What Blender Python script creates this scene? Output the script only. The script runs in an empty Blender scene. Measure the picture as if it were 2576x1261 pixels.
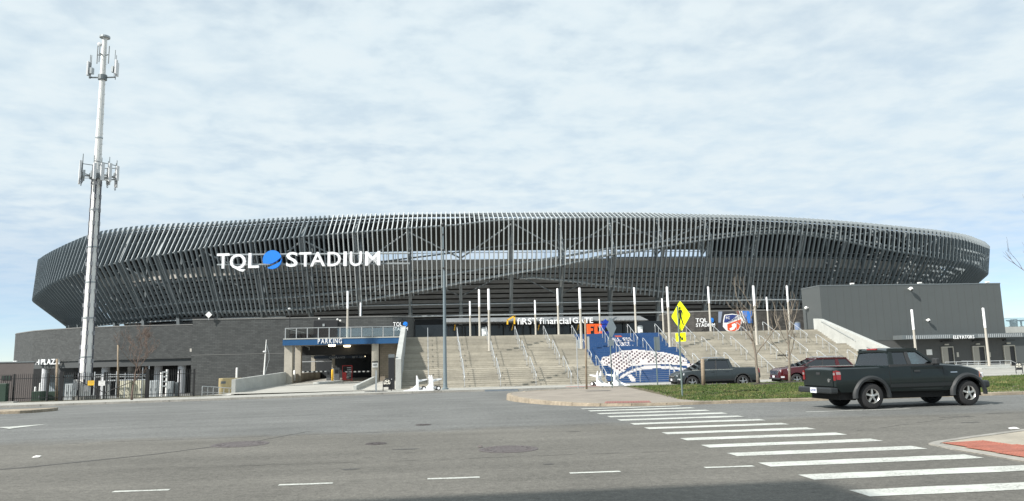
import bpy, bmesh, math, random
import numpy as np
from mathutils import Vector, Matrix
random.seed(7)
rng = np.random.default_rng(7)
S = bpy.context.scene
COL = S.collection
rad = math.radians

# ------------------------------------------------------------------ camera
FOC, CX, CY = 1890.0, 1288.0, 630.5          # focal length and centre for a 2576 x 1261 picture
YAW, PITCH, ROLL, CAMH = rad(6.6), rad(8.26), 0.023, 1.65
_f = Vector((math.sin(YAW)*math.cos(PITCH), math.cos(YAW)*math.cos(PITCH), math.sin(PITCH)))
_r0 = Vector((math.cos(YAW), -math.sin(YAW), 0)); _u0 = _r0.cross(_f)
_r = _r0*math.cos(ROLL) - _u0*math.sin(ROLL); _u = _u0*math.cos(ROLL) + _r0*math.sin(ROLL)
CAMP = Vector((0, 0, CAMH))
cd = bpy.data.cameras.new('camera'); cam = bpy.data.objects.new('camera', cd); COL.objects.link(cam)
M = Matrix((_r, _u, -_f)).transposed().to_4x4(); M.translation = CAMP
cam.matrix_world = M
cd.sensor_fit = 'HORIZONTAL'; cd.sensor_width = 36.0; cd.lens = 36.0*FOC/2576.0
cd.clip_start = 0.1; cd.clip_end = 9000
S.camera = cam

# ------------------------------------------------------------------ light and sky
SUN = Vector((-1.08, -0.56, 1.0)).normalized()      # towards the sun: behind the camera, to the left
sun_el = math.asin(SUN.z); sun_az = math.atan2(SUN.x, SUN.y)
sd = bpy.data.lights.new('sun', 'SUN'); sd.energy = 4.6; sd.angle = rad(0.6); sd.color = (1.0, 0.955, 0.89)
sun = bpy.data.objects.new('sun', sd); COL.objects.link(sun)
sun.rotation_euler = SUN.to_track_quat('Z', 'Y').to_euler(); sun.location = (-40, -40, 60)

W = bpy.data.worlds.new('World'); S.world = W; W.use_nodes = True
nt = W.node_tree; nt.nodes.clear()
def wn(t, **k):
    n = nt.nodes.new(t)
    for a, b in k.items(): setattr(n, a, b)
    return n
L = nt.links.new
wo = wn('ShaderNodeOutputWorld'); sky = wn('ShaderNodeTexSky', sky_type='NISHITA', sun_disc=False)
sky.sun_elevation = sun_el; sky.sun_rotation = sun_az; sky.altitude = 2500; sky.air_density = 0.9; sky.dust_density = 0.0; sky.ozone_density = 2.4
bg1 = wn('ShaderNodeBackground'); bg1.inputs['Strength'].default_value = 0.095
L(sky.outputs[0], bg1.inputs['Color'])
tc = wn('ShaderNodeTexCoord'); sep = wn('ShaderNodeSeparateXYZ'); L(tc.outputs['Generated'], sep.inputs[0])
def wm(op, a, b=None, c=None, clamp=False):
    n = wn('ShaderNodeMath', operation=op); n.use_clamp = clamp
    for i, v in enumerate((a, b, c)):
        if v is None: continue
        if isinstance(v, (int, float)): n.inputs[i].default_value = v
        else: L(v, n.inputs[i])
    return n.outputs[0]
zz = wm('ADD', wm('MAXIMUM', sep.outputs['Z'], 0.0), 0.10)
px = wm('DIVIDE', sep.outputs['X'], zz); py = wm('DIVIDE', sep.outputs['Y'], zz)
cmb = wn('ShaderNodeCombineXYZ'); L(px, cmb.inputs[0]); L(py, cmb.inputs[1])
def noise(vec, scale, detail, rough, dist=0.0, sx=1, sy=1, off=0):
    mp = wn('ShaderNodeMapping'); L(vec, mp.inputs[0]); mp.inputs['Scale'].default_value = (sx, sy, 1); mp.inputs['Location'].default_value = (off, off*0.7, off*0.3)
    n = wn('ShaderNodeTexNoise'); L(mp.outputs[0], n.inputs['Vector'])
    n.inputs['Scale'].default_value = scale; n.inputs['Detail'].default_value = detail
    n.inputs['Roughness'].default_value = rough; n.inputs['Distortion'].default_value = dist
    return n.outputs[0]
big = noise(cmb.outputs[0], 0.7, 3, 0.5, 0.2, off=3.1)
mid = noise(cmb.outputs[0], 5.6, 4, 0.5, 0.25, 1.0, 1.15, off=8.4)
fine = noise(cmb.outputs[0], 15.0, 4, 0.55, 0.1, off=1.7)
dens = wm('ADD', wm('MULTIPLY', big, 0.75), wm('ADD', wm('MULTIPLY', mid, 1.15), wm('MULTIPLY', fine, 0.42)))
amp = wn('ShaderNodeMapRange'); L(noise(cmb.outputs[0], 0.9, 2, 0.5, 0.0, off=5.3), amp.inputs[0]); amp.inputs[1].default_value = .35; amp.inputs[2].default_value = .65; amp.inputs[3].default_value = .42; amp.inputs[4].default_value = 1.05
dens = wm('MULTIPLY_ADD', wm('SUBTRACT', dens, 1.16), amp.outputs[0], 1.2)
cov = wn('ShaderNodeMapRange', interpolation_type='SMOOTHSTEP'); L(dens, cov.inputs[0])
cov.inputs[1].default_value = 0.86; cov.inputs[2].default_value = 1.36; cov.inputs[3].default_value = 0.78; cov.inputs[4].default_value = 1.0
# the cloud sheet thins out low over the horizon, where the blue shows
low = wn('ShaderNodeMapRange', interpolation_type='SMOOTHSTEP'); L(sep.outputs['Z'], low.inputs[0])
low.inputs[1].default_value = 0.02; low.inputs[2].default_value = 0.22; low.inputs[3].default_value = 0.30; low.inputs[4].default_value = 1.0
mask = wm('MULTIPLY', cov.outputs[0], low.outputs[0])
shade = wn('ShaderNodeMapRange'); L(wm('ADD', wm('MULTIPLY', mid, 0.7), wm('MULTIPLY', fine, 0.3)), shade.inputs[0])
shade.inputs[1].default_value = 0.36; shade.inputs[2].default_value = 0.62
cr = wn('ShaderNodeMix', data_type='RGBA'); L(shade.outputs[0], cr.inputs[0])
cr.inputs[6].default_value = (0.555, 0.655, 0.712, 1); cr.inputs[7].default_value = (0.615, 0.69, 0.725, 1)
bg2 = wn('ShaderNodeBackground'); L(cr.outputs[2], bg2.inputs['Color']); bg2.inputs['Strength'].default_value = 0.885
mx = wn('ShaderNodeMixShader'); L(mask, mx.inputs[0]); L(bg1.outputs[0], mx.inputs[1]); L(bg2.outputs[0], mx.inputs[2])
L(mx.outputs[0], wo.inputs['Surface'])
S.view_settings.view_transform = 'Standard'; S.view_settings.look = 'None'
S.view_settings.exposure = 0.55; S.view_settings.gamma = 1.0
S.render.engine = 'CYCLES'
S.cycles.max_bounces = 6; S.cycles.transparent_max_bounces = 12

# ------------------------------------------------------------------ helpers: materials
MATS = {}
def mat(name, col, rough=0.6, metal=0.0, var=0.0, vscale=3.0, bump=0.0, bscale=40.0, spec=0.5, stain=0.0, sscale=0.5, emit=None, coat=0.0):
    if name in MATS: return MATS[name]
    m = bpy.data.materials.new(name); m.use_nodes = True
    t = m.node_tree; b = t.nodes['Principled BSDF']; ln = t.links.new
    b.inputs['Roughness'].default_value = rough; b.inputs['Metallic'].default_value = metal
    b.inputs['Specular IOR Level'].default_value = spec
    if coat: b.inputs['Coat Weight'].default_value = coat; b.inputs['Coat Roughness'].default_value = 0.06
    c = (*col, 1)
    b.inputs['Base Color'].default_value = c
    if emit:
        b.inputs['Emission Color'].default_value = (*emit[0], 1); b.inputs['Emission Strength'].default_value = emit[1]
    if var or stain or bump:
        g = t.nodes.new('ShaderNodeNewGeometry'); pos = g.outputs['Position']
    if var or stain:
        cur = None
        def layer(scale, amt, detail, prev):
            n = t.nodes.new('ShaderNodeTexNoise'); n.inputs['Scale'].default_value = scale; n.inputs['Detail'].default_value = detail; n.inputs['Roughness'].default_value = 0.62
            ln(pos, n.inputs['Vector'])
            r = t.nodes.new('ShaderNodeMapRange'); ln(n.outputs[0], r.inputs[0])
            r.inputs[1].default_value = 0.3; r.inputs[2].default_value = 0.7; r.inputs[3].default_value = 1-amt; r.inputs[4].default_value = 1+amt
            if prev is None: return r.outputs[0]
            q = t.nodes.new('ShaderNodeMath'); q.operation = 'MULTIPLY'; ln(prev, q.inputs[0]); ln(r.outputs[0], q.inputs[1]); return q.outputs[0]
        if var: cur = layer(vscale, var, 6, cur)
        if stain: cur = layer(sscale, stain, 3, cur)
        v = t.nodes.new('ShaderNodeVectorMath'); v.operation = 'SCALE'; v.inputs[0].default_value = col; ln(cur, v.inputs['Scale'])
        ln(v.outputs[0], b.inputs['Base Color'])
    if bump:
        n = t.nodes.new('ShaderNodeTexNoise'); n.inputs['Scale'].default_value = bscale; n.inputs['Detail'].default_value = 4; ln(pos, n.inputs['Vector'])
        bp = t.nodes.new('ShaderNodeBump'); bp.inputs['Strength'].default_value = bump; bp.inputs['Distance'].default_value = 0.02
        ln(n.outputs[0], bp.inputs['Height']); ln(bp.outputs[0], b.inputs['Normal'])
    MATS[name] = m
    return m
def brickmat(name, c1, c2, mortar, w, h, ms=0.012, rough=0.8, bump=0.4, axes='XZ', var=0.12):
    m = bpy.data.materials.new(name); m.use_nodes = True; t = m.node_tree; ln = t.links.new; b = t.nodes['Principled BSDF']
    b.inputs['Roughness'].default_value = rough; b.inputs['Specular IOR Level'].default_value = 0.3
    g = t.nodes.new('ShaderNodeNewGeometry'); sp = t.nodes.new('ShaderNodeSeparateXYZ'); ln(g.outputs['Position'], sp.inputs[0])
    cb = t.nodes.new('ShaderNodeCombineXYZ')
    if axes == 'XZ':
        a = t.nodes.new('ShaderNodeMath'); a.operation = 'SUBTRACT'; ln(sp.outputs['X'], a.inputs[0]); ln(sp.outputs['Y'], a.inputs[1]); ln(a.outputs[0], cb.inputs[0]); ln(sp.outputs['Z'], cb.inputs[1])
    else:
        ln(sp.outputs['X'], cb.inputs[0]); ln(sp.outputs['Y'], cb.inputs[1])
    k = t.nodes.new('ShaderNodeTexBrick'); ln(cb.outputs[0], k.inputs['Vector']); k.inputs['Scale'].default_value = 1
    k.inputs['Color1'].default_value = (*c1, 1); k.inputs['Color2'].default_value = (*c2, 1); k.inputs['Mortar'].default_value = (*mortar, 1)
    k.inputs['Brick Width'].default_value = w; k.inputs['Row Height'].default_value = h; k.inputs['Mortar Size'].default_value = ms
    n = t.nodes.new('ShaderNodeTexNoise'); ln(g.outputs['Position'], n.inputs['Vector']); n.inputs['Scale'].default_value = 0.9; n.inputs['Detail'].default_value = 6; n.inputs['Roughness'].default_value = .65
    r = t.nodes.new('ShaderNodeMapRange'); ln(n.outputs[0], r.inputs[0]); r.inputs[1].default_value = .3; r.inputs[2].default_value = .7; r.inputs[3].default_value = 1-var; r.inputs[4].default_value = 1+var
    v = t.nodes.new('ShaderNodeVectorMath'); v.operation = 'SCALE'; ln(k.outputs['Color'], v.inputs[0]); ln(r.outputs[0], v.inputs['Scale']); ln(v.outputs[0], b.inputs['Base Color'])
    bp = t.nodes.new('ShaderNodeBump'); bp.inputs['Strength'].default_value = bump; bp.inputs['Distance'].default_value = 0.01; bp.invert = True
    ln(k.outputs['Fac'], bp.inputs['Height']); ln(bp.outputs[0], b.inputs['Normal'])
    MATS[name] = m
    return m
def glassmat(name, tint, refl=0.12):
    m = bpy.data.materials.new(name); m.use_nodes = True; t = m.node_tree; t.nodes.clear(); ln = t.links.new
    o = t.nodes.new('ShaderNodeOutputMaterial'); a = t.nodes.new('ShaderNodeBsdfTransparent'); a.inputs[0].default_value = (*tint, 1)
    g = t.nodes.new('ShaderNodeBsdfGlossy'); g.inputs['Roughness'].default_value = 0.03; g.inputs[0].default_value = (.9, .95, 1, 1)
    f = t.nodes.new('ShaderNodeFresnel'); f.inputs[0].default_value = 1.5
    q = t.nodes.new('ShaderNodeMath'); q.operation = 'ADD'; ln(f.outputs[0], q.inputs[0]); q.inputs[1].default_value = refl-0.04
    x = t.nodes.new('ShaderNodeMixShader'); ln(q.outputs[0], x.inputs[0]); ln(a.outputs[0], x.inputs[1]); ln(g.outputs[0], x.inputs[2]); ln(x.outputs[0], o.inputs[0])
    MATS[name] = m
    return m

# ------------------------------------------------------------------ helpers: geometry
def zg(X, Y):
    z = -.017*min(max(Y-24, 0), 34)
    z += .007*min(max(X, -60), 0)*min(max((Y-20)/20, 0), 1)
    def sm(a): a = min(max(a, 0), 1); return a*a*(3-2*a)
    return z - 1.7*sm((Y-64)/14)*sm((-16-X)/5)
def ray(px, py): return _f + _r*((px-CX)/FOC) - _u*((py-CY)/FOC)
def at(px, py, Y):
    """the point of the vertical plane at street depth Y that is seen at (px, py)"""
    d = ray(px, py); return CAMP + d*(Y/d.y)

OFF = {}
class MB:
    """collects shapes and links them as ONE mesh object"""
    def __init__(s): s.v = []; s.f = []; s.mi = []
    def add(s, vs, fs, m=0):
        k = len(s.v); s.v += [tuple(v) for v in vs]; s.f += [tuple(i+k for i in f) for f in fs]; s.mi += [m]*len(fs); return s
    def box(s, x0, x1, y0, y1, z0, z1, m=0):
        return s.add([(x0,y0,z0),(x1,y0,z0),(x1,y1,z0),(x0,y1,z0),(x0,y0,z1),(x1,y0,z1),(x1,y1,z1),(x0,y1,z1)],
                     [(0,3,2,1),(4,5,6,7),(0,1,5,4),(1,2,6,5),(2,3,7,6),(3,0,4,7)], m)
    def obox(s, c, ax, ay, az, m=0):
        c, ax, ay, az = map(Vector, (c, ax, ay, az)); v = []
        for k in (-1, 1):
            for i, j in ((-1,-1),(1,-1),(1,1),(-1,1)): v.append(c+ax*i+ay*j+az*k)
        return s.add(v, [(0,3,2,1),(4,5,6,7),(0,1,5,4),(1,2,6,5),(2,3,7,6),(3,0,4,7)], m)
    def tube(s, p0, p1, r0, r1=None, n=8, cap=True, m=0):
        r1 = r0 if r1 is None else r1; p0, p1 = Vector(p0), Vector(p1); d = (p1-p0)
        if d.length < 1e-6: return s
        d.normalize(); a = d.orthogonal().normalized(); b = d.cross(a); v = []
        for p, r in ((p0, r0), (p1, r1)):
            for i in range(n):
                t = 2*math.pi*i/n; v.append(p+a*(r*math.cos(t))+b*(r*math.sin(t)))
        f = [(i, (i+1) % n, n+(i+1) % n, n+i) for i in range(n)]
        if cap: f += [tuple(range(n-1, -1, -1)), tuple(range(n, 2*n))]
        return s.add(v, f, m)
    def path(s, pts, r, n=6, m=0, closed=False):
        pts = [Vector(p) for p in pts]; N = len(pts); v = []; rr = r if isinstance(r, (list, tuple)) else [r]*N
        up = Vector((0, 0, 1)); a = None
        for i, p in enumerate(pts):
            d = (pts[min(i+1, N-1)]-pts[max(i-1, 0)]).normalized()
            if a is None: a = d.orthogonal().normalized()
            else:
                a = (a-d*a.dot(d)); a = a.normalized() if a.length > 1e-6 else d.orthogonal().normalized()
            b = d.cross(a)
            for k in range(n):
                t = 2*math.pi*k/n; v.append(p+a*(rr[i]*math.cos(t))+b*(rr[i]*math.sin(t)))
        f = [(i*n+k, i*n+(k+1) % n, (i+1)*n+(k+1) % n, (i+1)*n+k) for i in range(N-1) for k in range(n)]
        f += [tuple(range(n-1, -1, -1)), tuple(range((N-1)*n, N*n))]
        return s.add(v, f, m)
    def prism(s, poly, d, m=0):
        """poly: 3-D points of a planar outline, d: extrusion vector"""
        d = Vector(d); n = len(poly); poly = [Vector(p) for p in poly]
        v = poly+[p+d for p in poly]
        f = [tuple(range(n)), tuple(range(2*n-1, n-1, -1))]+[(i, n+i, n+(i+1) % n, (i+1) % n) for i in range(n)]
        return s.add(v, f, m)
    def lathe(s, prof, c=(0,0,0), axis='Z', n=24, m=0, closed=False):
        c = Vector(c); v = []; P_ = len(prof)
        for i in range(n):
            t = 2*math.pi*i/n
            for (r, h) in prof:
                q = (r*math.cos(t), r*math.sin(t), h)
                if axis == 'Y': q = (q[0], h, q[1])
                elif axis == 'X': q = (h, q[0], q[1])
                v.append(c+Vector(q))
        f = []
        for i in range(n):
            j = (i+1) % n
            for k in range(P_ if closed else P_-1):
                k2 = (k+1) % P_; f.append((i*P_+k, j*P_+k, j*P_+k2, i*P_+k2))
        return s.add(v, f, m)
    def sphere(s, c, r, n=12, m=0, sc=(1,1,1)):
        prof = [(max(math.sin(math.pi*i/(n//2+2)), 0.0001)*r, -math.cos(math.pi*i/(n//2+2))*r) for i in range(n//2+3)]
        k = len(s.v); s.lathe(prof, (0,0,0), 'Z', n, m); s.v[k:] = [(v[0]*sc[0]+c[0], v[1]*sc[1]+c[1], v[2]*sc[2]+c[2]) for v in s.v[k:]]; return s
    def mesh(s, name, off=(0,0,0), fix=True, smooth=False, tri=False):
        me = bpy.data.meshes.new(name)
        o = Vector(off)
        me.from_pydata([tuple(Vector(v)-o) for v in s.v] if o.length else s.v, [], s.f)
        if any(s.mi): me.polygons.foreach_set('material_index', s.mi)
        if fix or tri:
            b = bmesh.new(); b.from_mesh(me)
            if fix: bmesh.ops.recalc_face_normals(b, faces=b.faces)
            if tri: bmesh.ops.triangulate(b, faces=[f for f in b.faces if len(f.verts) > 4])
            b.to_mesh(me); b.free()
        if smooth: me.polygons.foreach_set('use_smooth', [True]*len(me.polygons))
        return me
    def build(s, name, material, parent=None, local=False, smooth=False, bevel=0, seg=2, fix=True, autosmooth=None):
        off = OFF.get(parent.name, (0,0,0)) if (parent and not local) else (0,0,0)
        me = s.mesh(name, off, fix, smooth)
        o = place(name, me, material, parent)
        if bevel:
            md = o.modifiers.new('bevel', 'BEVEL'); md.width = bevel; md.segments = seg; md.limit_method = 'ANGLE'; md.angle_limit = rad(35)
        if parent: OFF[o.name] = off
        return o
def smooth_by_angle(me, ang=40):
    me.polygons.foreach_set('use_smooth', [True]*len(me.polygons))
    b = bmesh.new(); b.from_mesh(me); ca = rad(ang)
    for e in b.edges:
        if len(e.link_faces) == 2 and e.calc_face_angle(0) > ca: e.smooth = False
    b.to_mesh(me); b.free()
def place(name, me, material=None, parent=None, loc=None, rot=None):
    o = bpy.data.objects.new(name, me); COL.objects.link(o)
    if material is not None and me is not None:
        ms = material if isinstance(material, (list, tuple)) else [material]
        if len(me.materials) == 0:
            for m in ms: me.materials.append(m)
    if parent: o.parent = parent
    if loc is not None: o.location = loc
    if rot is not None: o.rotation_euler = rot
    return o
def tag(o, label, cat, group=None):
    o['label'] = label; o['category'] = cat
    if group: o['group'] = group
    return o
def struct(o): o['kind'] = 'structure'; return o
def thing(name, label, cat, loc=(0,0,0), rz=0, group=None):
    o = bpy.data.objects.new(name, None); COL.objects.link(o); o.location = loc; o.rotation_euler = (0, 0, rz); o.empty_display_size = .3
    OFF[o.name] = tuple(loc); return tag(o, label, cat, group)
def copy_tree(o, parent=None):
    c = o.copy(); COL.objects.link(c)
    if parent: c.parent = parent
    for ch in o.children: copy_tree(ch, c)
    return c
ORD = ['first','second','third','fourth','fifth','sixth','seventh','eighth','ninth','tenth','eleventh','twelfth','thirteenth','fourteenth','fifteenth','sixteenth','seventeenth','eighteenth','nineteenth','twentieth']

# letters: one mesh per character, made once, cap height 1, thickness 1 in y
_chars = sorted(set('TQLSTADIUMPARKINGELEVATORSHEALTHPLAZATRIfirstancialGECLRN8FT2IN.FIRSTALLFORCINCY0123456789HVW&BX'))
FONT = {}
_tmp = []
for ch in _chars:
    cu = bpy.data.curves.new('c', 'FONT'); cu.body = ch; cu.size = 1.0; cu.extrude = 0.5; cu.offset = 0.012; cu.resolution_u = 3
    ob = bpy.data.objects.new('c', cu); COL.objects.link(ob); _tmp.append((ch, ob, cu))
bpy.context.view_layer.update()
_dg = bpy.context.evaluated_depsgraph_get()
for ch, ob, cu in _tmp:
    me = bpy.data.meshes.new_from_object(ob.evaluated_get(_dg)); co = np.zeros(len(me.vertices)*3); me.vertices.foreach_get('co', co); co = co.reshape(-1, 3)
    FONT[ch] = (co.copy(), [tuple(p.vertices) for p in me.polygons]); bpy.data.meshes.remove(me)
for ch, ob, cu in _tmp:
    bpy.data.objects.remove(ob); bpy.data.curves.remove(cu)
_cap = FONT['H'][0][:, 1].max()
def letters(parent, text, origin, width, height, right, up, depth, material, name='letter', gap=0.13, space=0.42, stretch=True):
    """letters of `text` side by side as parts, starting at origin (lower left), filling `width`"""
    right, up = Vector(right).normalized(), Vector(up).normalized(); nrm = right.cross(up)
    adv = 0; lay = []
    for ch in text:
        if ch == ' ': adv += space; continue
        co = FONT[ch][0]/_cap; x0, x1 = co[:, 0].min(), co[:, 0].max(); lay.append((ch, adv-x0)); adv += x1-x0+gap
    tot = adv-gap; kx = width/tot if stretch else height; out = []
    off = Vector(OFF.get(parent.name, (0,0,0)))
    for ch, ax in lay:
        co = FONT[ch][0].copy(); co[:, :2] /= _cap
        me = bpy.data.meshes.new(name)
        vs = [tuple(Vector(origin)+right*((c[0]+ax)*kx)+up*(c[1]*height)+nrm*(c[2]*depth)-off) for c in co]
        me.from_pydata(vs, [], FONT[ch][1]); out.append(place(name, me, material, parent))
    return out

# ------------------------------------------------------------------ materials of the setting
def asphaltmat(name, base, streak=0.11):
    m = bpy.data.materials.new(name); m.use_nodes = True; t = m.node_tree; ln = t.links.new; b = t.nodes['Principled BSDF']
    b.inputs['Roughness'].default_value = 0.86; b.inputs['Specular IOR Level'].default_value = 0.35
    g = t.nodes.new('ShaderNodeNewGeometry'); pos = g.outputs['Position']
    def nz(scale, det, lo, hi, a, c, sx=1, sy=1, rough=.6):
        mp = t.nodes.new('ShaderNodeMapping'); ln(pos, mp.inputs[0]); mp.inputs['Scale'].default_value = (sx, sy, 1)
        n = t.nodes.new('ShaderNodeTexNoise'); ln(mp.outputs[0], n.inputs['Vector']); n.inputs['Scale'].default_value = scale; n.inputs['Detail'].default_value = det; n.inputs['Roughness'].default_value = rough
        r = t.nodes.new('ShaderNodeMapRange'); ln(n.outputs[0], r.inputs[0]); r.inputs[1].default_value = lo; r.inputs[2].default_value = hi; r.inputs[3].default_value = a; r.inputs[4].default_value = c
        return r.outputs[0], n.outputs[0]
    def mul(a, c):
        q = t.nodes.new('ShaderNodeMath'); q.operation = 'MULTIPLY'; ln(a, q.inputs[0]); ln(c, q.inputs[1]); return q.outputs[0]
    a1, raw = nz(30, 7, .3, .72, .32, 1.75, rough=.85)     # stones in the surface
    a2, _ = nz(0.35, 4, .3, .7, .88, 1.12)                  # patches
    a3, _ = nz(0.9, 4, .35, .65, 1-streak, 1+streak*.7, .10, 1.5)    # wheel tracks along the road
    a4, _ = nz(2.2, 6, .60, .74, 1.0, .70)                  # oil and dirt spots
    a5, _ = nz(9, 3, .32, .68, .84, 1.17, rough=.5)         # coarse stones and small pits
    a6, _ = nz(0.16, 3, .35, .65, .90, 1.08)                # broad wear
    v = mul(mul(mul(mul(mul(a1, a2), a3), a4), a5), a6)
    sc = t.nodes.new('ShaderNodeVectorMath'); sc.operation = 'SCALE'; ln(v, sc.inputs['Scale'])
    sp_ = t.nodes.new('ShaderNodeSeparateXYZ'); ln(pos, sp_.inputs[0])     # older, browner surface in the near lanes
    wv = t.nodes.new('ShaderNodeMath'); wv.operation = 'MULTIPLY_ADD'; ln(nz(.5, 4, 0, 1, 0, 1)[0], wv.inputs[0]); wv.inputs[1].default_value = 3.0; ln(sp_.outputs['Y'], wv.inputs[2])
    mr = t.nodes.new('ShaderNodeMapRange'); ln(wv.outputs[0], mr.inputs[0]); mr.inputs[1].default_value = 19.6; mr.inputs[2].default_value = 21.0
    mc = t.nodes.new('ShaderNodeMix'); mc.data_type = 'RGBA'; ln(mr.outputs[0], mc.inputs[0]); mc.inputs[6].default_value = (base[0]*.93, base[1]*.91, base[2]*.87, 1); mc.inputs[7].default_value = (base[0]*1.0, base[1]*1.04, base[2]*1.08, 1); ln(mc.outputs[2], sc.inputs[0]); ln(sc.outputs[0], b.inputs['Base Color'])
    bp = t.nodes.new('ShaderNodeBump'); bp.inputs['Strength'].default_value = .5; bp.inputs['Distance'].default_value = .012; ln(raw, bp.inputs['Height']); ln(bp.outputs[0], b.inputs['Normal'])
    MATS[name] = m; return m
ASPH = asphaltmat('asphalt', (.145, .142, .131))
M_CONC = mat('sidewalk_concrete', (.34, .335, .305), .85, var=.10, vscale=14, stain=.14, sscale=.6, bump=.15, bscale=60)
M_CONC2 = mat('wall_concrete', (.40, .41, .39), .82, var=.07, vscale=9, stain=.10, sscale=.8, bump=.1)
M_COLC = mat('column_concrete', (.42, .39, .33), .85, var=.08, vscale=6, stain=.1)
M_KERB = mat('sandstone_kerb', (.29, .245, .185), .9, var=.2, vscale=8, stain=.25, sscale=1.3, bump=.4, bscale=25)
M_KERBG = mat('grey_kerb', (.27, .26, .235), .9, var=.15, vscale=9, stain=.2, sscale=1.1, bump=.3, bscale=25)
M_NOSE = mat('island_paving', (.255, .225, .19), .9, var=.2, vscale=30, stain=.15, sscale=.8, bump=.3, bscale=70)
def paintmat():
    m = bpy.data.materials.new('road_paint'); m.use_nodes = True; t = m.node_tree; ln = t.links.new; b = t.nodes['Principled BSDF']; b.inputs['Roughness'].default_value = .8
    g = t.nodes.new('ShaderNodeNewGeometry')
    def nz(scale, det, lo, hi, rough=.7, sx=1, sy=1):
        mp = t.nodes.new('ShaderNodeMapping'); ln(g.outputs['Position'], mp.inputs[0]); mp.inputs['Scale'].default_value = (sx, sy, 1)
        n = t.nodes.new('ShaderNodeTexNoise'); ln(mp.outputs[0], n.inputs['Vector']); n.inputs['Scale'].default_value = scale; n.inputs['Detail'].default_value = det; n.inputs['Roughness'].default_value = rough
        r = t.nodes.new('ShaderNodeMapRange'); ln(n.outputs[0], r.inputs[0]); r.inputs[1].default_value = lo; r.inputs[2].default_value = hi; return r.outputs[0]
    def mx(op, a, c):
        q = t.nodes.new('ShaderNodeMath'); q.operation = op; q.use_clamp = True
        for i, v in enumerate((a, c)):
            if isinstance(v, float): q.inputs[i].default_value = v
            else: ln(v, q.inputs[i])
        return q.outputs[0]
    worn = mx('MULTIPLY', nz(24, 6, .46, .60, .8), nz(1.4, 3, .40, .60))          # chipped where tyres run
    film = mx('MULTIPLY', nz(5, 5, .3, .75, .65, 1.4, .5), .42)                          # grey dirt film
    c = t.nodes.new('ShaderNodeMix'); c.data_type = 'RGBA'; ln(film, c.inputs[0]); c.inputs[6].default_value = (.56, .58, .54, 1); c.inputs[7].default_value = (.34, .34, .315, 1)
    d = t.nodes.new('ShaderNodeMix'); d.data_type = 'RGBA'; ln(mx('MULTIPLY', worn, .8), d.inputs[0]); ln(c.outputs[2], d.inputs[6]); d.inputs[7].default_value = (.15, .145, .13, 1); ln(d.outputs[2], b.inputs['Base Color'])
    return m
M_PAINT = paintmat()
M_SOIL = mat('soil', (.085, .075, .045), .95, var=.3, vscale=8, stain=.2, sscale=.7, bump=.6, bscale=30)
M_GRAVEL = mat('gravel', (.46, .45, .42), .95, var=.25, vscale=20)
M_DIRT = mat('earth', (.13, .125, .10), .95, var=.2, vscale=.05)
M_IRON = mat('cast_iron', (.115, .10, .098), .65, metal=.2, var=.25, vscale=20, bump=.3, bscale=60)
M_TACT = mat('tactile_red', (.31, .105, .07), .8, var=.15, vscale=12, stain=.15, sscale=2)
M_TACTF = mat('tactile_worn', (.30, .13, .11), .85, var=.2, vscale=10)

# ------------------------------------------------------------------ ground, road, markings
g = MB(); g.add([(-3500,-3500,-3.2),(3500,-3500,-3.2),(3500,3500,-3.2),(-3500,3500,-3.2)], [(0,1,2,3)])
struct(g.build('ground', M_DIRT))
def sheet(x0, x1, y0, y1, h, dx, dy, fn=zg):
    xs = np.linspace(x0, x1, max(2, int(round((x1-x0)/dx))+1)); ys = np.linspace(y0, y1, max(2, int(round((y1-y0)/dy))+1)); b = MB()
    v = [(x, y, fn(x, y)+h) for y in ys for x in xs]; n = len(xs)
    return b.add(v, [(j*n+i, j*n+i+1, (j+1)*n+i+1, (j+1)*n+i) for j in range(len(ys)-1) for i in range(n-1)])
road = struct(sheet(-150, 150, -70, 128, 0, 4, 3).build('road', ASPH, fix=False))
def decal(name, pts, h=.005, material=None, parent=road, jag=0.018, fn=zg):
    """flat painted sheet with a slightly uneven edge"""
    out = []
    for i in range(len(pts)):
        a, c = Vector(pts[i]).to_2d(), Vector(pts[(i+1) % len(pts)]).to_2d(); k = max(1, int((c-a).length/.35))
        for q in range(k):
            p = a.lerp(c, q/k)
            if q: p += Vector((random.uniform(-jag, jag), random.uniform(-jag, jag)))
            out.append((p.x, p.y, fn(p.x, p.y)+h))
    b = MB(); b.add(out, [tuple(range(len(out)))])
    return b.build(name, material or M_PAINT, parent, fix=False)
for k in range(14):
    y = 8.42+1.245*k; x0, x1 = 5.05+random.uniform(-.03, .03), 8.42+random.uniform(-.04, .04)
    decal('crosswalk_stripe', [(x0, y), (x1, y+random.uniform(-.02, .02)), (x1, y+.44), (x0, y+.44)])
for x in (-6.75, -4.23, -2.05, 0.0, 2.05, 4.08):
    decal('lane_dash', [(x, 11.02), (x+.74, 10.99), (x+.74, 11.11), (x, 11.14)])
decal('lane_line', [(10.6, 20.48), (13.7, 20.42), (13.7, 20.54), (10.6, 20.60)])
decal('turn_arrow', [(-12.15, 26.3), (-12.1, 23.9), (-12.75, 24.75), (-16, 24.75), (-16, 25.2), (-12.75, 25.2)], jag=0.005)
M_TAR = mat('tar_seam', (.07, .067, .063), .7, var=.3, vscale=20)
tar = [(-9.6, 12.9), (-6.9, 14.2), (-5.2, 15.6), (-3.7, 17.6), (-2.9, 19.6)]
tv = MB(); pts = []
for i in range(41):
    t = i/40*4; a = int(min(t, 3)); p = Vector(tar[a]).lerp(Vector(tar[a+1]), t-a); w = .035+.03*random.random()
    pts.append((p.x, p.y, w))
tv.add([(x, y-w*1.2, .004) for x, y, w in pts]+[(x, y+w, .004) for x, y, w in pts], [(i, i+1, 41+i+1, 41+i) for i in range(40)])
tv.build('tar_seam', M_TAR, road, fix=False)
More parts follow.
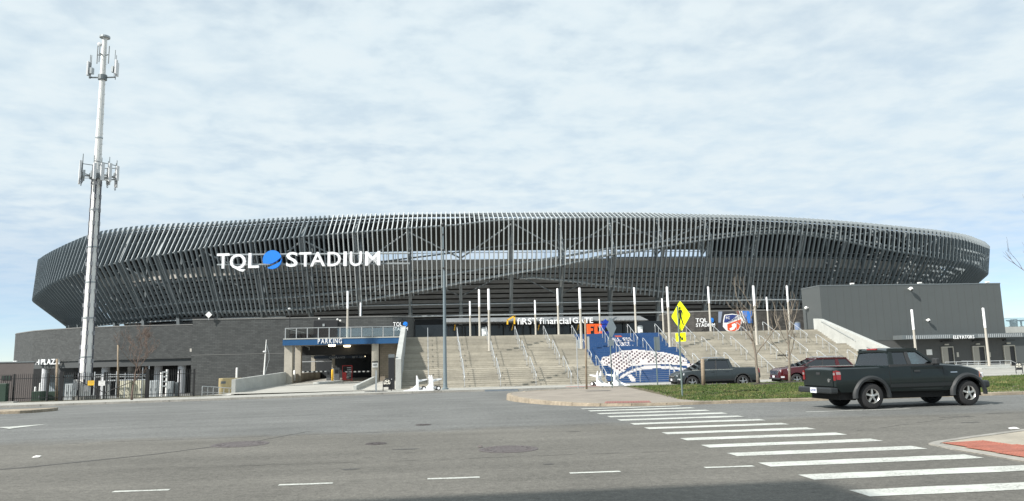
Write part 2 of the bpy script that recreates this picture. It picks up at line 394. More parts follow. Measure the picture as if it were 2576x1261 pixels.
def seam(x0, y0, x1, y1, w0, seed):
    R_ = random.Random(seed); n_ = int(math.hypot(x1-x0, y1-y0)/.3); b = MB(); v = []; dy = 0
    for i in range(n_+1):
        k = i/n_; dy += R_.uniform(-.02, .02); w = w0*R_.uniform(.3, 1.2); x = x0+(x1-x0)*k; y = y0+(y1-y0)*k+dy; v += [(x, y-w, zg(x, y)+.0042), (x, y+w, zg(x, y)+.0042)]
    b.add(v, [(2*i, 2*i+2, 2*i+3, 2*i+1) for i in range(n_) if R_.random() < .82]).build('tar_seam', M_SEAM, road, fix=False)
M_SEAM = mat('faint_seam', (.105, .10, .092), .8, var=.3, vscale=15)
seam(-14, 18.2, 4.5, 18.9, .02, 1); seam(-5, 13.4, 4.6, 13.0, .012, 2); seam(-2.2, 11.6, -.6, 16.5, .010, 3); seam(6, 19.6, 20, 19.0, .02, 4); seam(-22, 29.5, 2.5, 31.0, .03, 5); seam(9, 15.3, 13.5, 17.8, .014, 6)
for (x, y, w, dd) in ((-1.2, 12.4, .28, .05), (1.9, 12.1, .16, .05), (13.0, 17.6, .9, .05), (14.6, 18.2, .7, .04), (3.3, 17.2, .3, .04), (-.4, 14.9, .5, .06), (15.6, 17.4, .6, .05), (12.3, 16.2, .5, .05)):
    pt = [(x+w*(.5+.1*random.random())*math.cos(a), y+dd*(1+.6*random.random())*math.sin(a)) for a in np.linspace(0, 2*math.pi, 12)[:-1]]
    decal('road_crack', pt, material=M_TAR, jag=.01, h=.0035)
# asphalt patch, newer and greyer, far lanes
def manhole(x, y, r, label):
    t = thing('manhole_cover', label, 'manhole', (x, y, zg(x, y)))
    MB().lathe([(r*1.12, .004), (r*1.10, .008), (r*1.0, .009), (r*.99, .003)], (x, y, zg(x, y)), n=32).build('rim', M_IRON, t)
    b = MB(); z = zg(x, y); b.lathe([(.001, .005), (r*.975, .005)], (x, y, z), n=32)
    for q in range(3, 10, 3): b.lathe([(r*q/10, .006), (r*q/10+.02, .010), (r*q/10+.05, .010), (r*q/10+.07, .006)], (x, y, z), n=28)
    for a in range(16):
        c, s_ = math.cos(a*math.pi/8), math.sin(a*math.pi/8); b.obox((x+c*r*.82, y+s_*r*.82, z+.007), (c*.07, s_*.07, 0), (-s_*.015, c*.015, 0), (0, 0, .003))
    b.build('cover', M_IRON, t)
manhole(-3.95, 16.95, .53, 'dark iron manhole cover on the road beside the tar seam')
manhole(1.5, 14.3, .5, 'worn brown manhole cover in the road right of the middle')
manhole(-.1, 20.4, .16, 'small dark valve cover further up the road in the middle')
manhole(-1.05, 16.1, .17, 'small brown valve cover between the two big manhole covers')
def litter(x, y, s, label, m):
    b = MB(); b.add([(x-s, y-s*.4, zg(x, y)+.006), (x+s, y-s*.6, zg(x, y)+.012), (x+s*1.1, y+s*.6, zg(x, y)+.03), (x-s*.8, y+s*.5, zg(x, y)+.02), (x, y, zg(x, y)+.04)], [(0,1,4), (1,2,4), (2,3,4), (3,0,4)])
    tag(b.build('litter', m), label, 'litter')
M_WHITE = mat('white_matte', (.78, .78, .76), .6, var=.05, vscale=4)
litter(-7.45, 15.75, .07, 'small white scrap of paper lying left on the asphalt', M_WHITE)
litter(12.0, 14.6, .10, 'white scrap of paper near the tip of the near right kerb', M_WHITE)
litter(1.0, 14.75, .05, 'small dark scrap just behind the worn brown manhole cover', M_IRON)

# ------------------------------------------------------------------ pavements and kerbs
def walk(name, x0, x1, y0, y1, h, material, kerb=True, km=None, dx=2.0, kx1=None):
    o = struct(sheet(x0, x1, y0+(.16 if kerb else 0), y1, h, 2, 1.2).build(name, material, fix=False))
    if kerb:
        n = int(round(((kx1 or x1)-x0)/dx))
        for i in range(n):
            a = x0+((kx1 or x1)-x0)*i/n+.008; c = x0+((kx1 or x1)-x0)*(i+1)/n-.008; jz = random.uniform(-.008, .008); b = MB()
            z0, z1 = zg(a, y0), zg(c, y0); j2 = random.uniform(-.012, .012)
            b.add([(a,y0+j2,z0-.2),(c,y0+j2,z1-.2),(c,y0+.16,z1-.2),(a,y0+.16,z0-.2),(a,y0+.02+j2,z0+h+.006+jz),(c,y0+.02+j2,z1+h+.006+jz),(c,y0+.16,z1+h+.006),(a,y0+.16,z0+h+.006)],
                  [(4,5,6,7),(0,1,5,4),(1,2,6,5),(3,0,4,7)]); b.build('kerb_stone', km or M_KERBG, o, fix=False)
    return o
M_SLAB = brickmat('sidewalk_slabs', (.36, .355, .325), (.34, .335, .305), (.24, .235, .21), 1.6, 1.6, .015, .85, .2, 'XY', .14)
walk('sidewalk', -75, 95, 53.0, 60.0, .13, M_SLAB)
struct(sheet(-75, -15.6, 60.0, 62.5, .12, 3, 1.25).build('verge', M_SOIL, fix=False))
struct(sheet(-75, -15.6, 62.5, 100, .05, 3, 3).build('gravel_yard', M_GRAVEL, fix=False))
struct(sheet(40.3, 95, 60.0, 104, .135, 4, 4).build('elevator_forecourt', M_SLAB, fix=False))
# dark dropped kerb piece, ramp plate and brown plate at the far crossing
tag(MB().box(4.0, 6.3, 52.8, 52.985, -.52, -.385).build('crossing_step', mat('bluegrey_plate', (.16, .19, .22), .7, var=.1)), 'dark blue grey plate set in the far kerb by the stairs', 'kerb plate')
tag(MB().box(10.0, 12.4, 53.5, 54.6, -.45, -.372).build('tactile_plate', M_TACTF), 'thin brown tactile plate across the street before the stairs', 'tactile paving')

# median island with grass
def zi(X, Y): return .06-.001*(Y-25)
front = [(95, 25.6), (8.2, 25.55), (7.0, 25.7), (6.0, 26.2), (5.2, 27.2), (4.6, 28.6), (4.1, 30.6), (3.75, 33.0), (3.65, 35.0), (3.9, 36.8), (4.8, 38.3), (6.6, 39.4), (10, 40.4), (95, 41.2)]
b = MB(); n = len(front)
b.add([(x, y, zi(x, y)) for x, y in front], [tuple(range(n))])
island = struct(b.build('median_island', M_NOSE))
def kerb_ring(parent, line, h=.0, step=1.8, w=.2, material=M_KERB):
    P_ = [Vector(p) for p in line]; out = [P_[0]]
    for a, c in zip(P_[:-1], P_[1:]):
        k = max(1, int(round((c-a).length/step)))
        for q in range(1, k+1): out.append(a.lerp(c, q/k))
    for i in range(len(out)-1):
        a, c = out[i], out[i+1]; d = (c-a).normalized(); nn = Vector((-d.y, d.x)); g_ = .008; a2 = a+d*g_; c2 = c-d*g_; b = MB(); jz = random.uniform(-.01, .012)
        v = []
        for p, s_ in ((a2, 1), (c2, 1)):
            zt = zi(p.x, p.y)+.012+jz
            v += [(p.x-nn.x*.02, p.y-nn.y*.02, zg(p.x, p.y)-.1), (p.x, p.y, zt), (p.x+nn.x*w, p.y+nn.y*w, zt), (p.x+nn.x*w, p.y+nn.y*w, zt-.15)]
        b.add(v, [(0,1,5,4), (1,2,6,5), (2,3,7,6), (0,3,2,1), (4,5,6,7)]); b.build('kerb_stone', material, parent, bevel=.018, seg=2)
kerb_ring(island, [(95, 25.6), (60, 25.6)][::-1][:1]+[(95, 25.6)], step=12) if False else None
kerb_ring(island, [(x, y) for x, y in front][::-1], step=2.2)
gz = lambda X, Y: zi(X, Y)+.035*math.sin(X*.5)*math.sin(Y*.3)+.10*math.sin(max(0, min(1, (Y-25.8)/15))*math.pi)
xs = np.linspace(0, 1, 60); ys = np.linspace(25.85, 40.2, 24); b = MB(); vv = []
def gl(Y): return 9.15+(Y-25.8)*.11+.5*max(0, 1-(Y-25.8)/1.6)
for y in ys:
    for s_ in xs:
        x = gl(y)+(95-gl(y))*s_**1.6; vv.append((x, y, gz(x, y)+.006 if 0 < s_ else zi(x, y)+.004))
b.add(vv, [(j*60+i, j*60+i+1, (j+1)*60+i+1, (j+1)*60+i) for j in range(23) for i in range(59)])
struct(b.build('lawn', M_SOIL, fix=False))
# grass blades
def grassmat():
    m = bpy.data.materials.new('grass'); m.use_nodes = True; t = m.node_tree; ln = t.links.new; bs = t.nodes['Principled BSDF']; bs.inputs['Roughness'].default_value = .7; bs.inputs['Specular IOR Level'].default_value = .25
    g = t.nodes.new('ShaderNodeNewGeometry'); n = t.nodes.new('ShaderNodeTexNoise'); ln(g.outputs['Position'], n.inputs['Vector']); n.inputs['Scale'].default_value = .9; n.inputs['Detail'].default_value = 5
    n2 = t.nodes.new('ShaderNodeTexNoise'); ln(g.outputs['Position'], n2.inputs['Vector']); n2.inputs['Scale'].default_value = 14
    a = t.nodes.new('ShaderNodeMath'); a.operation = 'MULTIPLY_ADD'; ln(n2.outputs[0], a.inputs[0]); a.inputs[1].default_value = .6; ln(n.outputs[0], a.inputs[2])
    r = t.nodes.new('ShaderNodeValToRGB'); ln(a.outputs[0], r.inputs[0]); e = r.color_ramp.elements
    e[0].position = .52; e[0].color = (.038, .068, .016, 1); e[1].position = 1.0; e[1].color = (.17, .165, .065, 1)
    q = e.new(.78); q.color = (.070, .112, .028, 1); ln(r.outputs[0], bs.inputs['Base Color'])
    return m
N = 130000
gx = 9.2+(rng.random(N)**1.15)*34; gy = 25.85+(rng.random(N)**1.4)*14.3
keep = gx > 9.2+(gy-25.8)*.11+.45*np.maximum(0, 1-(gy-25.8)/1.6)+rng.normal(0, .12, N); gx, gy = gx[keep], gy[keep]; N = len(gx)
gzv = np.array([gz(a, c) for a, c in zip(gx, gy)])
ang = rng.random(N)*6.283; hh = (.025+.055*rng.random(N)**2)*(1+.8*(np.sin(gx*2.3)*np.sin(gy*1.9+gx) > .45)); ww = .012+.02*rng.random(N)
la = rng.random(N)*6.283; lean = .05*rng.random(N)
V = np.zeros((N, 3, 3))
V[:, 0] = np.stack([gx-np.cos(ang)*ww, gy-np.sin(ang)*ww, gzv-.005], 1); V[:, 1] = np.stack([gx+np.cos(ang)*ww, gy+np.sin(ang)*ww, gzv-.005], 1)
V[:, 2] = np.stack([gx+np.cos(la)*lean, gy+np.sin(la)*lean, gzv+hh], 1)
me = bpy.data.meshes.new('grass'); me.from_pydata(V.reshape(-1, 3).tolist(), [], [(3*i, 3*i+1, 3*i+2) for i in range(N)])
o = place('grass', me, grassmat()); o['kind'] = 'stuff'; o['label'] = 'short patchy green and straw coloured grass on the median island'; o['category'] = 'grass'
# fallen leaves
b = MB()
for i in range(260):
    x = 9.6+random.random()**1.4*22; y = 25.9+random.random()*8
    if x < gl(y)+.2: continue
    z = gz(x, y)+.06; s_ = .02+.03*random.random(); a = random.random()*6.28; c, d = math.cos(a)*s_, math.sin(a)*s_
    b.add([(x-c, y-d, z), (x+d*.6, y-c*.6, z+.02), (x+c, y+d, z+.01), (x-d*.6, y+c*.6, z+.015)], [(0,1,2,3)])
o = b.build('leaf_litter', mat('dry_leaf', (.36, .27, .16), .9, var=.3, vscale=5), fix=False); o['kind'] = 'stuff'; o['label'] = 'dry pale leaves scattered over the island grass'; o['category'] = 'leaves'
# worn plate on the nose
decal('tactile_plate', [(6.15, 26.25), (7.75, 25.9), (8.0, 27.0), (6.5, 27.4)], .006, M_TACTF, island, .01, zi)
for k in range(17):
    decal('tactile_bar', [(6.25+k*.09, 26.32-k*.02), (6.30+k*.09, 26.31-k*.02), (6.56+k*.09, 27.30-k*.02), (6.51+k*.09, 27.31-k*.02)], .012, mat('tactile_bar', (.25, .12, .105), .85), island, .0, zi)
decal('drain_patch', [(7.7, 36.3), (8.9, 36.2), (8.9, 36.7), (7.7, 36.8)], .006, M_TAR, island, .02, zi)

# near right corner with the red tactile plates
cz = lambda X, Y: .014+min(.10, max(0, (X-9.4)*.025))
b = MB(); out = [(8.72, 4), (8.62, 10.2), (8.66, 12.0), (8.78, 12.72), (9.1, 12.98), (10.0, 13.35), (12.2, 14.05), (16, 14.4), (60, 14.6), (60, 4)]
xs = np.linspace(0, 1, 30); ys = np.linspace(4, 14.3, 22)
def cl(y): return float(np.interp(y, [4, 10.2, 12, 12.72, 12.98, 13.35, 14.05, 14.4], [8.72, 8.62, 8.66, 8.78, 9.1, 10, 12.2, 16]))
b.add([(cl(y)+(60-cl(y))*s_**2, y, cz(cl(y)+(60-cl(y))*s_**2, y)) for y in ys for s_ in xs], [(j*30+i, j*30+i+1, (j+1)*30+i+1, (j+1)*30+i) for j in range(21) for i in range(29)])
corner = struct(b.build('near_sidewalk', mat('tan_concrete', (.33, .30, .245), .88, var=.12, vscale=16, stain=.16, sscale=1.0, bump=.2, bscale=70), fix=False))
kp = [Vector(p) for p in out[:8]]
for i in range(len(kp)-1):
    a, c = kp[i], kp[i+1]; k = max(1, int(round((c-a).length/1.5)))
    for q in range(k):
        p0, p1 = a.lerp(c, q/k), a.lerp(c, (q+1)/k); d = (p1-p0).normalized(); nn = Vector((d.y, -d.x)); p0 = p0+d*.006; p1 = p1-d*.006; v = []
        for p in (p0, p1): v += [(p.x, p.y, -.05), (p.x+nn.x*.012, p.y+nn.y*.012, cz(p.x, p.y)+.010), (p.x+nn.x*.17, p.y+nn.y*.17, cz(p.x, p.y)+.012), (p.x+nn.x*.17, p.y+nn.y*.17, -.05)]
        MB().add(v, [(0,1,5,4), (1,2,6,5), (2,3,7,6), (0,3,2,1), (4,5,6,7)]).build('kerb_stone', M_KERBG, corner)
# plates: 0.61 m squares with domes
def plate(x, y, ux, uy, w, d):
    u = Vector((ux, uy, 0)).normalized(); v = Vector((-u.y, u.x, 0)); bb = MB(); P0 = Vector((x, y, 0)); z = lambda p: cz(p.x, p.y)+.014
    q = [P0, P0+u*w, P0+u*w+v*d, P0+v*d]; bb.add([(p.x, p.y, z(p)) for p in q], [(0,1,2,3)])
    nx_, ny_ = int(w/.062), int(d/.062)
    for i in range(nx_):
        for j in range(ny_):
            p = P0+u*((i+.5)*w/nx_)+v*((j+.5)*d/ny_); r = .014; zz_ = z(p)
            bb.add([(p.x-r, p.y-r, zz_), (p.x+r, p.y-r, zz_), (p.x+r, p.y+r, zz_), (p.x-r, p.y+r, zz_), (p.x-r*.5, p.y-r*.5, zz_+.006), (p.x+r*.5, p.y-r*.5, zz_+.006), (p.x+r*.5, p.y+r*.5, zz_+.006), (p.x-r*.5, p.y+r*.5, zz_+.006)], [(4,5,6,7), (0,1,5,4), (1,2,6,5), (2,3,7,6), (3,0,4,7)])
    bb.build('tactile_plate', M_TACT, corner, fix=False)
plate(9.02, 12.02, 1, .02, .82, .66); plate(8.95, 11.30, 1, .02, .98, .70); plate(8.92, 10.55, 1, .02, 1.05, .73); plate(8.92, 9.80, 1, .02, 1.05, .73)
# kerb island at the far left edge
lp = [(-60, 39.6), (-19.6, 39.6), (-19.2, 39.9), (-19.15, 41.5), (-19.4, 43.0), (-60, 43.2)]
b = MB(); b.prism([(x, y, zg(x, y)-.1) for x, y in lp], (0, 0, .25)); tag(b.build('traffic_island', M_KERB, bevel=.02), 'low weathered kerb island at the left edge of the road', 'traffic island')

# ------------------------------------------------------------------ stadium
# rounded plan (superellipse); for each arc length s: inset o and height z of the four bend points of a fin
TAB = np.array([
(84.00, -0.50, -6.00, -6.50, 23.14, 15.27, 10.34, 9.76), (90.00, -0.58, -5.99, -6.49, 22.71, 15.34, 10.10, 9.55), (96.00, -0.83, -5.97, -6.47, 22.87, 15.82, 9.92, 9.39), (102.00, -1.17, -5.94, -6.44, 23.28, 16.57, 9.79, 9.27), (108.00, -1.62, -5.89, -6.39, 23.97, 17.17, 9.73, 9.22), (114.00, -1.92, -5.82, -6.32, 24.70, 17.86, 9.71, 9.22), (120.00, -2.30, -5.73, -6.23, 24.89, 18.40, 9.76, 9.28), (126.00, -2.54, -5.63, -6.13, 24.89, 18.90, 9.92, 9.46), (132.00, -2.80, -5.51, -6.01, 24.82, 19.32, 10.15, 9.69), (138.00, -2.93, -5.25, -5.75, 24.69, 19.85, 10.16, 9.68), (144.00, -2.98, -4.95, -5.45, 24.68, 20.40, 10.03, 9.56), (150.00, -3.14, -4.64, -5.14, 24.81, 20.78, 9.92, 9.45), (156.00, -3.37, -4.36, -4.84, 24.94, 21.16, 10.05, 9.59), (162.00, -3.61, -4.09, -4.55, 25.08, 21.49, 10.66, 10.22), (168.00, -3.84, -3.83, -4.26, 25.26, 21.85, 11.54, 11.13), (174.00, -4.09, -3.53, -3.94, 25.39, 22.24, 12.48, 12.09), (180.00, -4.21, -3.00, -3.44, 25.41, 22.59, 13.46, 13.07), (186.00, -4.22, -2.47, -2.95, 25.43, 23.30, 14.46, 14.14), (192.00, -4.24, -2.03, -2.92, 25.41, 23.45, 15.39, 14.37), (198.00, -4.25, -1.69, -3.35, 25.40, 23.59, 16.41, 13.63), (204.00, -4.26, -1.44, -3.88, 25.39, 23.64, 17.67, 12.46), (210.00, -4.28, -1.31, -4.50, 25.37, 23.65, 18.49, 11.69), (216.00, -4.29, -1.17, -5.07, 25.17, 23.66, 19.49, 10.69), (222.00, -4.28, -1.05, -5.37, 25.06, 23.69, 20.31, 10.12), (228.00, -4.10, -0.93, -5.67, 24.95, 23.59, 21.06, 9.58), (234.00, -3.93, -0.82, -5.95, 24.74, 23.45, 21.39, 9.08), (240.00, -3.77, -0.80, -6.00, 24.55, 23.22, 20.98, 8.94), (246.00, -3.61, -0.80, -6.00, 24.32, 23.06, 20.20, 8.98), (252.00, -3.37, -0.80, -6.00, 24.08, 22.81, 19.28, 9.07), (258.00, -2.90, -0.80, -6.00, 23.78, 22.66, 18.60, 9.46), (264.00, -2.48, -0.80, -6.00, 23.59, 22.61, 18.18, 9.84), (270.00, -2.07, -0.80, -6.00, 23.51, 22.57, 17.91, 10.29), (276.00, -1.61, -0.80, -6.00, 23.41, 22.46, 17.63, 10.85), (282.00, -1.24, -0.80, -6.00, 23.35, 22.11, 17.40, 11.37), (288.00, -0.98, -0.80, -6.00, 23.12, 21.95, 16.86, 11.83), (294.00, -0.83, -0.80, -6.00, 23.22, 22.15, 16.76, 12.25), (300.00, -0.80, -0.80, -6.00, 23.78, 22.70, 17.09, 12.61), 
])
SE = (24.3, 238.0, 108.0, 119.3, 3.17)
_t = np.linspace(0, 2*np.pi, 7200, endpoint=False); _c, _s = np.cos(_t), np.sin(_t); _n = SE[4]
_nx = np.sign(_c)*np.abs(_c)**(2-2/_n)/SE[2]; _ny = np.sign(_s)*np.abs(_s)**(2-2/_n)/SE[3]; _l = np.hypot(_nx, _ny); _nx /= _l; _ny /= _l
_x = SE[2]*np.sign(_c)*np.abs(_c)**(2/_n)+SE[0]+4*_nx; _y = SE[3]*np.sign(_s)*np.abs(_s)**(2/_n)+SE[1]+4*_ny
_x = np.roll(_x, -3600); _y = np.roll(_y, -3600); _nx = np.roll(_nx, -3600); _ny = np.roll(_ny, -3600)
_ss = np.concatenate([[0], np.cumsum(np.hypot(np.diff(_x), np.diff(_y)))]); SLEN = _ss[-1]+.05
def plan(s, o=0.0):
    s = s % SLEN
    nx, ny = np.interp(s, _ss, _nx), np.interp(s, _ss, _ny)
    return Vector((np.interp(s, _ss, _x)+nx*o, np.interp(s, _ss, _y)+ny*o, 0)), Vector((nx, ny, 0)).normalized()
def prof(s): return [np.interp(s, TAB[:, 0], TAB[:, k]) for k in range(1, 8)]   # o0 o2 o3 z0 z1 z2 z3
def bend(s):
    o0, o2, o3, z0, z1, z2, z3 = prof(s); return [(o0, z0), (0.0, z1), (o2, z2), (o3, z3)]
def P3(s, o, z): p, n = plan(s, o); return Vector((p.x, p.y, z))

M_FIN = mat('fin_metal', (.19, .22, .235), .45, metal=.2, var=.05, vscale=.6, spec=.5)
M_FINEDGE = mat('fin_pale_edge', (.52, .55, .55), .35, var=.04, vscale=.6)
M_STEEL = mat('dark_steel', (.16, .18, .188), .42, metal=.3, var=.08, vscale=1.2)
M_STEELL = mat('grey_steel', (.36, .39, .40), .4, metal=.35, var=.08, vscale=2)
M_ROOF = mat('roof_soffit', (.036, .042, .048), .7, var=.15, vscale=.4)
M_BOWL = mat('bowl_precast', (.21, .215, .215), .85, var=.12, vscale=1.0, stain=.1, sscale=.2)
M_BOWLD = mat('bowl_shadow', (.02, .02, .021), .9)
M_BAND = mat('concourse_parapet', (.36, .345, .315), .8, var=.08, vscale=1.0)
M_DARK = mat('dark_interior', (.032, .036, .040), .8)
M_BLACK = mat('black_paint', (.018, .019, .021), .45)
stad = thing('stadium', 'big oval stadium wrapped in hundreds of dark grey bent metal fins', 'stadium', (24, 190, 4))
# fins
FW, FD, STEP = .10, .44, .754
def fin_geo(b, s):
    pl = bend(s); p, nrm = plan(s); tan = Vector((-nrm.y, nrm.x, 0)); pts = [Vector((o, z)) for o, z in pl]; V_ = []
    for i in range(4):
        d0 = (pts[i]-pts[i-1]).normalized() if i else None; d1 = (pts[i+1]-pts[i]).normalized() if i < 3 else None
        d = (d0+d1).normalized() if (d0 is not None and d1 is not None) else (d0 if d1 is None else d1)
        m_ = Vector((-d.y, d.x)) if True else None
        if m_.x < 0: m_ = -m_
        k = 1.0
        if d0 is not None and d1 is not None: k = 1/max(.6, m_.dot(Vector((-d1.y, d1.x)) if Vector((-d1.y, d1.x)).x >= 0 else Vector((d1.y, -d1.x))))
        for (u, w) in ((0, FW*.75), (0, -FW*.75), (-FD*k, -FW), (-FD*k, FW)):
            q = pts[i]+m_*u
            if i == 0 and u < 0: q = q-d*.35       # pointed tips along the roof edge
            V_.append(Vector((p.x, p.y, 0))+nrm*q.x+tan*w+Vector((0, 0, q.y)))
    F_ = [(0,1,2,3), (15,14,13,12)]+[(i*4+k, (i+1)*4+k, (i+1)*4+(k+1) % 4, i*4+(k+1) % 4) for i in range(3) for k in range(4)]
    b.add(V_, F_)
    if s > 160:          # paler colour on the outer edge of the upper bends
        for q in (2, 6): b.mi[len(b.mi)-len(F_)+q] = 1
SPC = ([80, 100, 123, 133, 142, 158, 205, 225, 240, 255, 270, 282, 302], [1.3, 1.25, 1.22, .98, .82, .754, .754, .80, .90, 1.12, 1.25, 1.45, 1.6])
srange = [82.0]
while srange[-1] < 302: srange.append(srange[-1]+float(np.interp(srange[-1], *SPC)))
for s_ in srange:
    b = MB(); fin_geo(b, s_); b.build('fin', [M_FIN, M_FINEDGE], stad)
b = MB()
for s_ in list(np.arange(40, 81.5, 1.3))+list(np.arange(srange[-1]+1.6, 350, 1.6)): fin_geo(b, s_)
o = b.build('fin_field', [M_FIN, M_FINEDGE], stad); o['kind'] = 'stuff'
# ring tubes behind the fins
def ring(name, fn, r, s0=60, s1=330, ds=2.5, m=None, n=6):
    MB().path([P3(s, *fn(s)) for s in np.arange(s0, s1+.1, ds)], r, n).build(name, m or M_STEEL, stad, smooth=True)
def lerpb(a, c, t, inset=.62):
    def f(s):
        q = bend(s); return (q[a][0]*(1-t)+q[c][0]*t-inset, q[a][1]*(1-t)+q[c][1]*t)
    return f
ring('ring_tube', lerpb(0, 1, .12), .10, m=M_STEELL); ring('ring_tube', lerpb(0, 1, .5), .12); ring('ring_tube', lerpb(0, 1, 1), .16)
ring('ring_tube', lerpb(1, 2, .45), .12); ring('ring_tube', lerpb(1, 2, .97), .20, m=M_STEELL); ring('ring_tube', lerpb(1, 2, .80), .18, m=M_STEELL)
ring('ring_tube', lerpb(2, 3, .86), .18, 190, 330, m=M_STEELL); ring('ring_tube', lerpb(2, 3, .45), .13, 200, 330)
ring('ring_tube', lambda s: (-5.2, 10.6), .10, 150, 240, m=M_STEELL); ring('ring_tube', lambda s: (-5.0, 8.75), .12, 150, 240, m=M_STEELL)
ring('ring_tube', lambda s: (-4.6, 14.6), .12, 205, 320); ring('ring_tube', lambda s: (-3.0, 17.6), .10, 205, 320)
ring('ring_tube', lambda s: (-6.4, 10.2), .12, 84, 152, m=M_STEELL); ring('ring_tube', lambda s: (-6.6, 9.3), .14, 84, 152, m=M_STEELL)
def ringwall(name, o0, z0, o1, z1, s0, s1, m, ds=3, thick=None):
    b = MB(); ss = np.arange(s0, s1+.01, ds); v = [];
    pr = [(o0, z0), (o1, z1)] if thick is None else [(o0, z0), (o1, z1), (o1-thick[0], z1-thick[1]), (o0-thick[0], z0-thick[1])]
    k = len(pr)
    for s in ss:
        for (oo, zz_) in pr: v.append(P3(s, oo, zz_))
    f = [(i*k+j, (i+1)*k+j, (i+1)*k+(j+1) % k, i*k+(j+1) % k) for i in range(len(ss)-1) for j in range(k if k > 2 else 1)]
    return b.add(v, f).build(name, m, stad)
b = MB(); v = []; ss = np.arange(20, 380.1, 4)
for s_ in ss:
    o0, zt_ = prof(s_)[0], min(24.5, prof(s_)[3]-.75); v += [P3(s_, o0-.9, zt_), P3(s_, -34, 23.9), P3(s_, -34, 23.4), P3(s_, o0-.9, zt_-.5)]
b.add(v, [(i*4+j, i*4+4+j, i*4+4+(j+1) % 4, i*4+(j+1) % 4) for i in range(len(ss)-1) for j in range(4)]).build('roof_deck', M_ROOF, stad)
ringwall('roof_fascia', -5.4, 24.0, -5.6, 21.6, 118, 166, M_ROOF, 3, (.2, 0))
ring('roof_gutter', lambda s: (prof(s)[0]-.8, prof(s)[3]-.45), .22)
ringwall('gap_infill_wall', -13, 18.3, -13, 24.2, 60, 164, M_DARK, 4, (.3, 0)); ringwall('gap_infill_wall', -13, 18.3, -13, 24.2, 226, 330, M_DARK, 4, (.3, 0))  # dark rings added to block the sky gap at both ends
ringwall('parapet', -9.4, 16.7, -9.4, 18.35, 60, 330, M_BAND, 3, (.4, 0))
ring('parapet_rail', lambda s: (-9.6, 19.5), .05, 100, 300, m=M_STEELL)
b = MB()
for s_ in np.arange(160, 240, 1.6): b.tube(P3(s_, -9.6, 18.3), P3(s_, -9.6, 19.5), .04, n=4)
b.build('rail_posts', M_STEELL, stad)
# under side of the seating bowl: one precast row after another, each lower and further in
for i in range(15):
    o_a, z_a = -9.6-.95*i, 16.6-.74*i; b = MB(); ss = np.arange(62, 328, 4.0); v = []
    pr = [(o_a, z_a), (o_a-.25, z_a-.52), (o_a-1.0, z_a-.55), (o_a-1.05, z_a-.05)]
    for s_ in ss: v += [P3(s_, a, c) for a, c in pr]
    b.add(v, [(k*4+j, k*4+4+j, k*4+4+(j+1) % 4, k*4+(j+1) % 4) for k in range(len(ss)-1) for j in range(4)]).build('seating_row', M_BOWL, stad)
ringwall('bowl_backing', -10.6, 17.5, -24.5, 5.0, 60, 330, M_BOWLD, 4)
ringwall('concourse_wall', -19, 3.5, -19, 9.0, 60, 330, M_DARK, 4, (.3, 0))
# leaning steel columns with struts
for k in range(-11, 15):
    s_ = 172.4+8.25*k
    if s_ < 80 or s_ > 310: continue
    bd = bend(s_); p, nrm = plan(s_); tan = Vector((-nrm.y, nrm.x, 0))
    def beam(name, a, c, w0, w1, dd, parent, m=M_STEEL):
        A, C_ = P3(s_, *a), P3(s_, *c); d = (C_-A).normalized(); e = d.cross(tan).normalized(); v = []
        for q, w in ((A, w0), (C_, w1)):
            for i, j in ((-1,-1), (1,-1), (1,1), (-1,1)): v.append(q+tan*(i*w)+e*(j*dd))
        return MB().add(v, [(0,3,2,1), (4,5,6,7), (0,1,5,4), (1,2,6,5), (2,3,7,6), (3,0,4,7)]).build(name, m, parent)
    q_ = bd[2] if s_ > 196 else bd[1]; el = (-6.3, 13.2 if s_ > 196 else 11.2)
    col = beam('column', (-7.2, 3.9), el, .36, .28, .40, stad)
    beam('column_elbow', el, (q_[0]-1.0, q_[1]), .24, .20, .26, col, M_STEELL)
    beam('column_head', (q_[0]-1.0, q_[1]), (bd[0][0]-1.0, min(24.3, bd[0][1]-.9)), .20, .15, .22, col, M_STEELL if s_ > 150 else M_STEEL)
    beam('back_post', (el[0]-.3, el[1]), (-6.6, 23.6), .16, .16, .2, col)
    beam('strut', (-6.6, 18.4), (q_[0]-1.0, q_[1]), .10, .10, .10, col)
    if s_ > 196: beam('strut', (-6.6, 9.5), (bd[3][0]-.5, bd[3][1]+.4), .14, .12, .14, col)
    else: beam('strut', (-6.8, 8.0), (bd[2][0]-.5, bd[2][1]+.2), .14, .12, .14, col)
    s2 = s_+8.25
    if 84 <= s_ and s2 < 305:
        bd2 = bend(s2); up = k % 2 == 0
        def inner(q, z): return float(np.interp(z, [q[3][1], q[2][1], q[1][1], q[0][1]], [q[3][0], q[2][0], q[1][0], q[0][0]]))-1.3
        za_, zc_ = (bd[1][1]-.4, max(bd2[2][1]+1, bd2[1][1]-5.0)) if up else (max(bd[2][1]+1, bd[1][1]-5.0), bd2[1][1]-.4)
        a = P3(s_, inner(bd, za_), za_); c = P3(s2, inner(bd2, zc_), zc_)
        MB().tube(a, c, .13, n=6).build('brace', M_STEELL, stad)
        a = P3(s_, -7.4, 16.0 if up else 12.0); c = P3(s2, -7.4, 12.0 if up else 16.0)
        MB().tube(a, c, .11, n=6).build('brace', M_STEEL, stad)

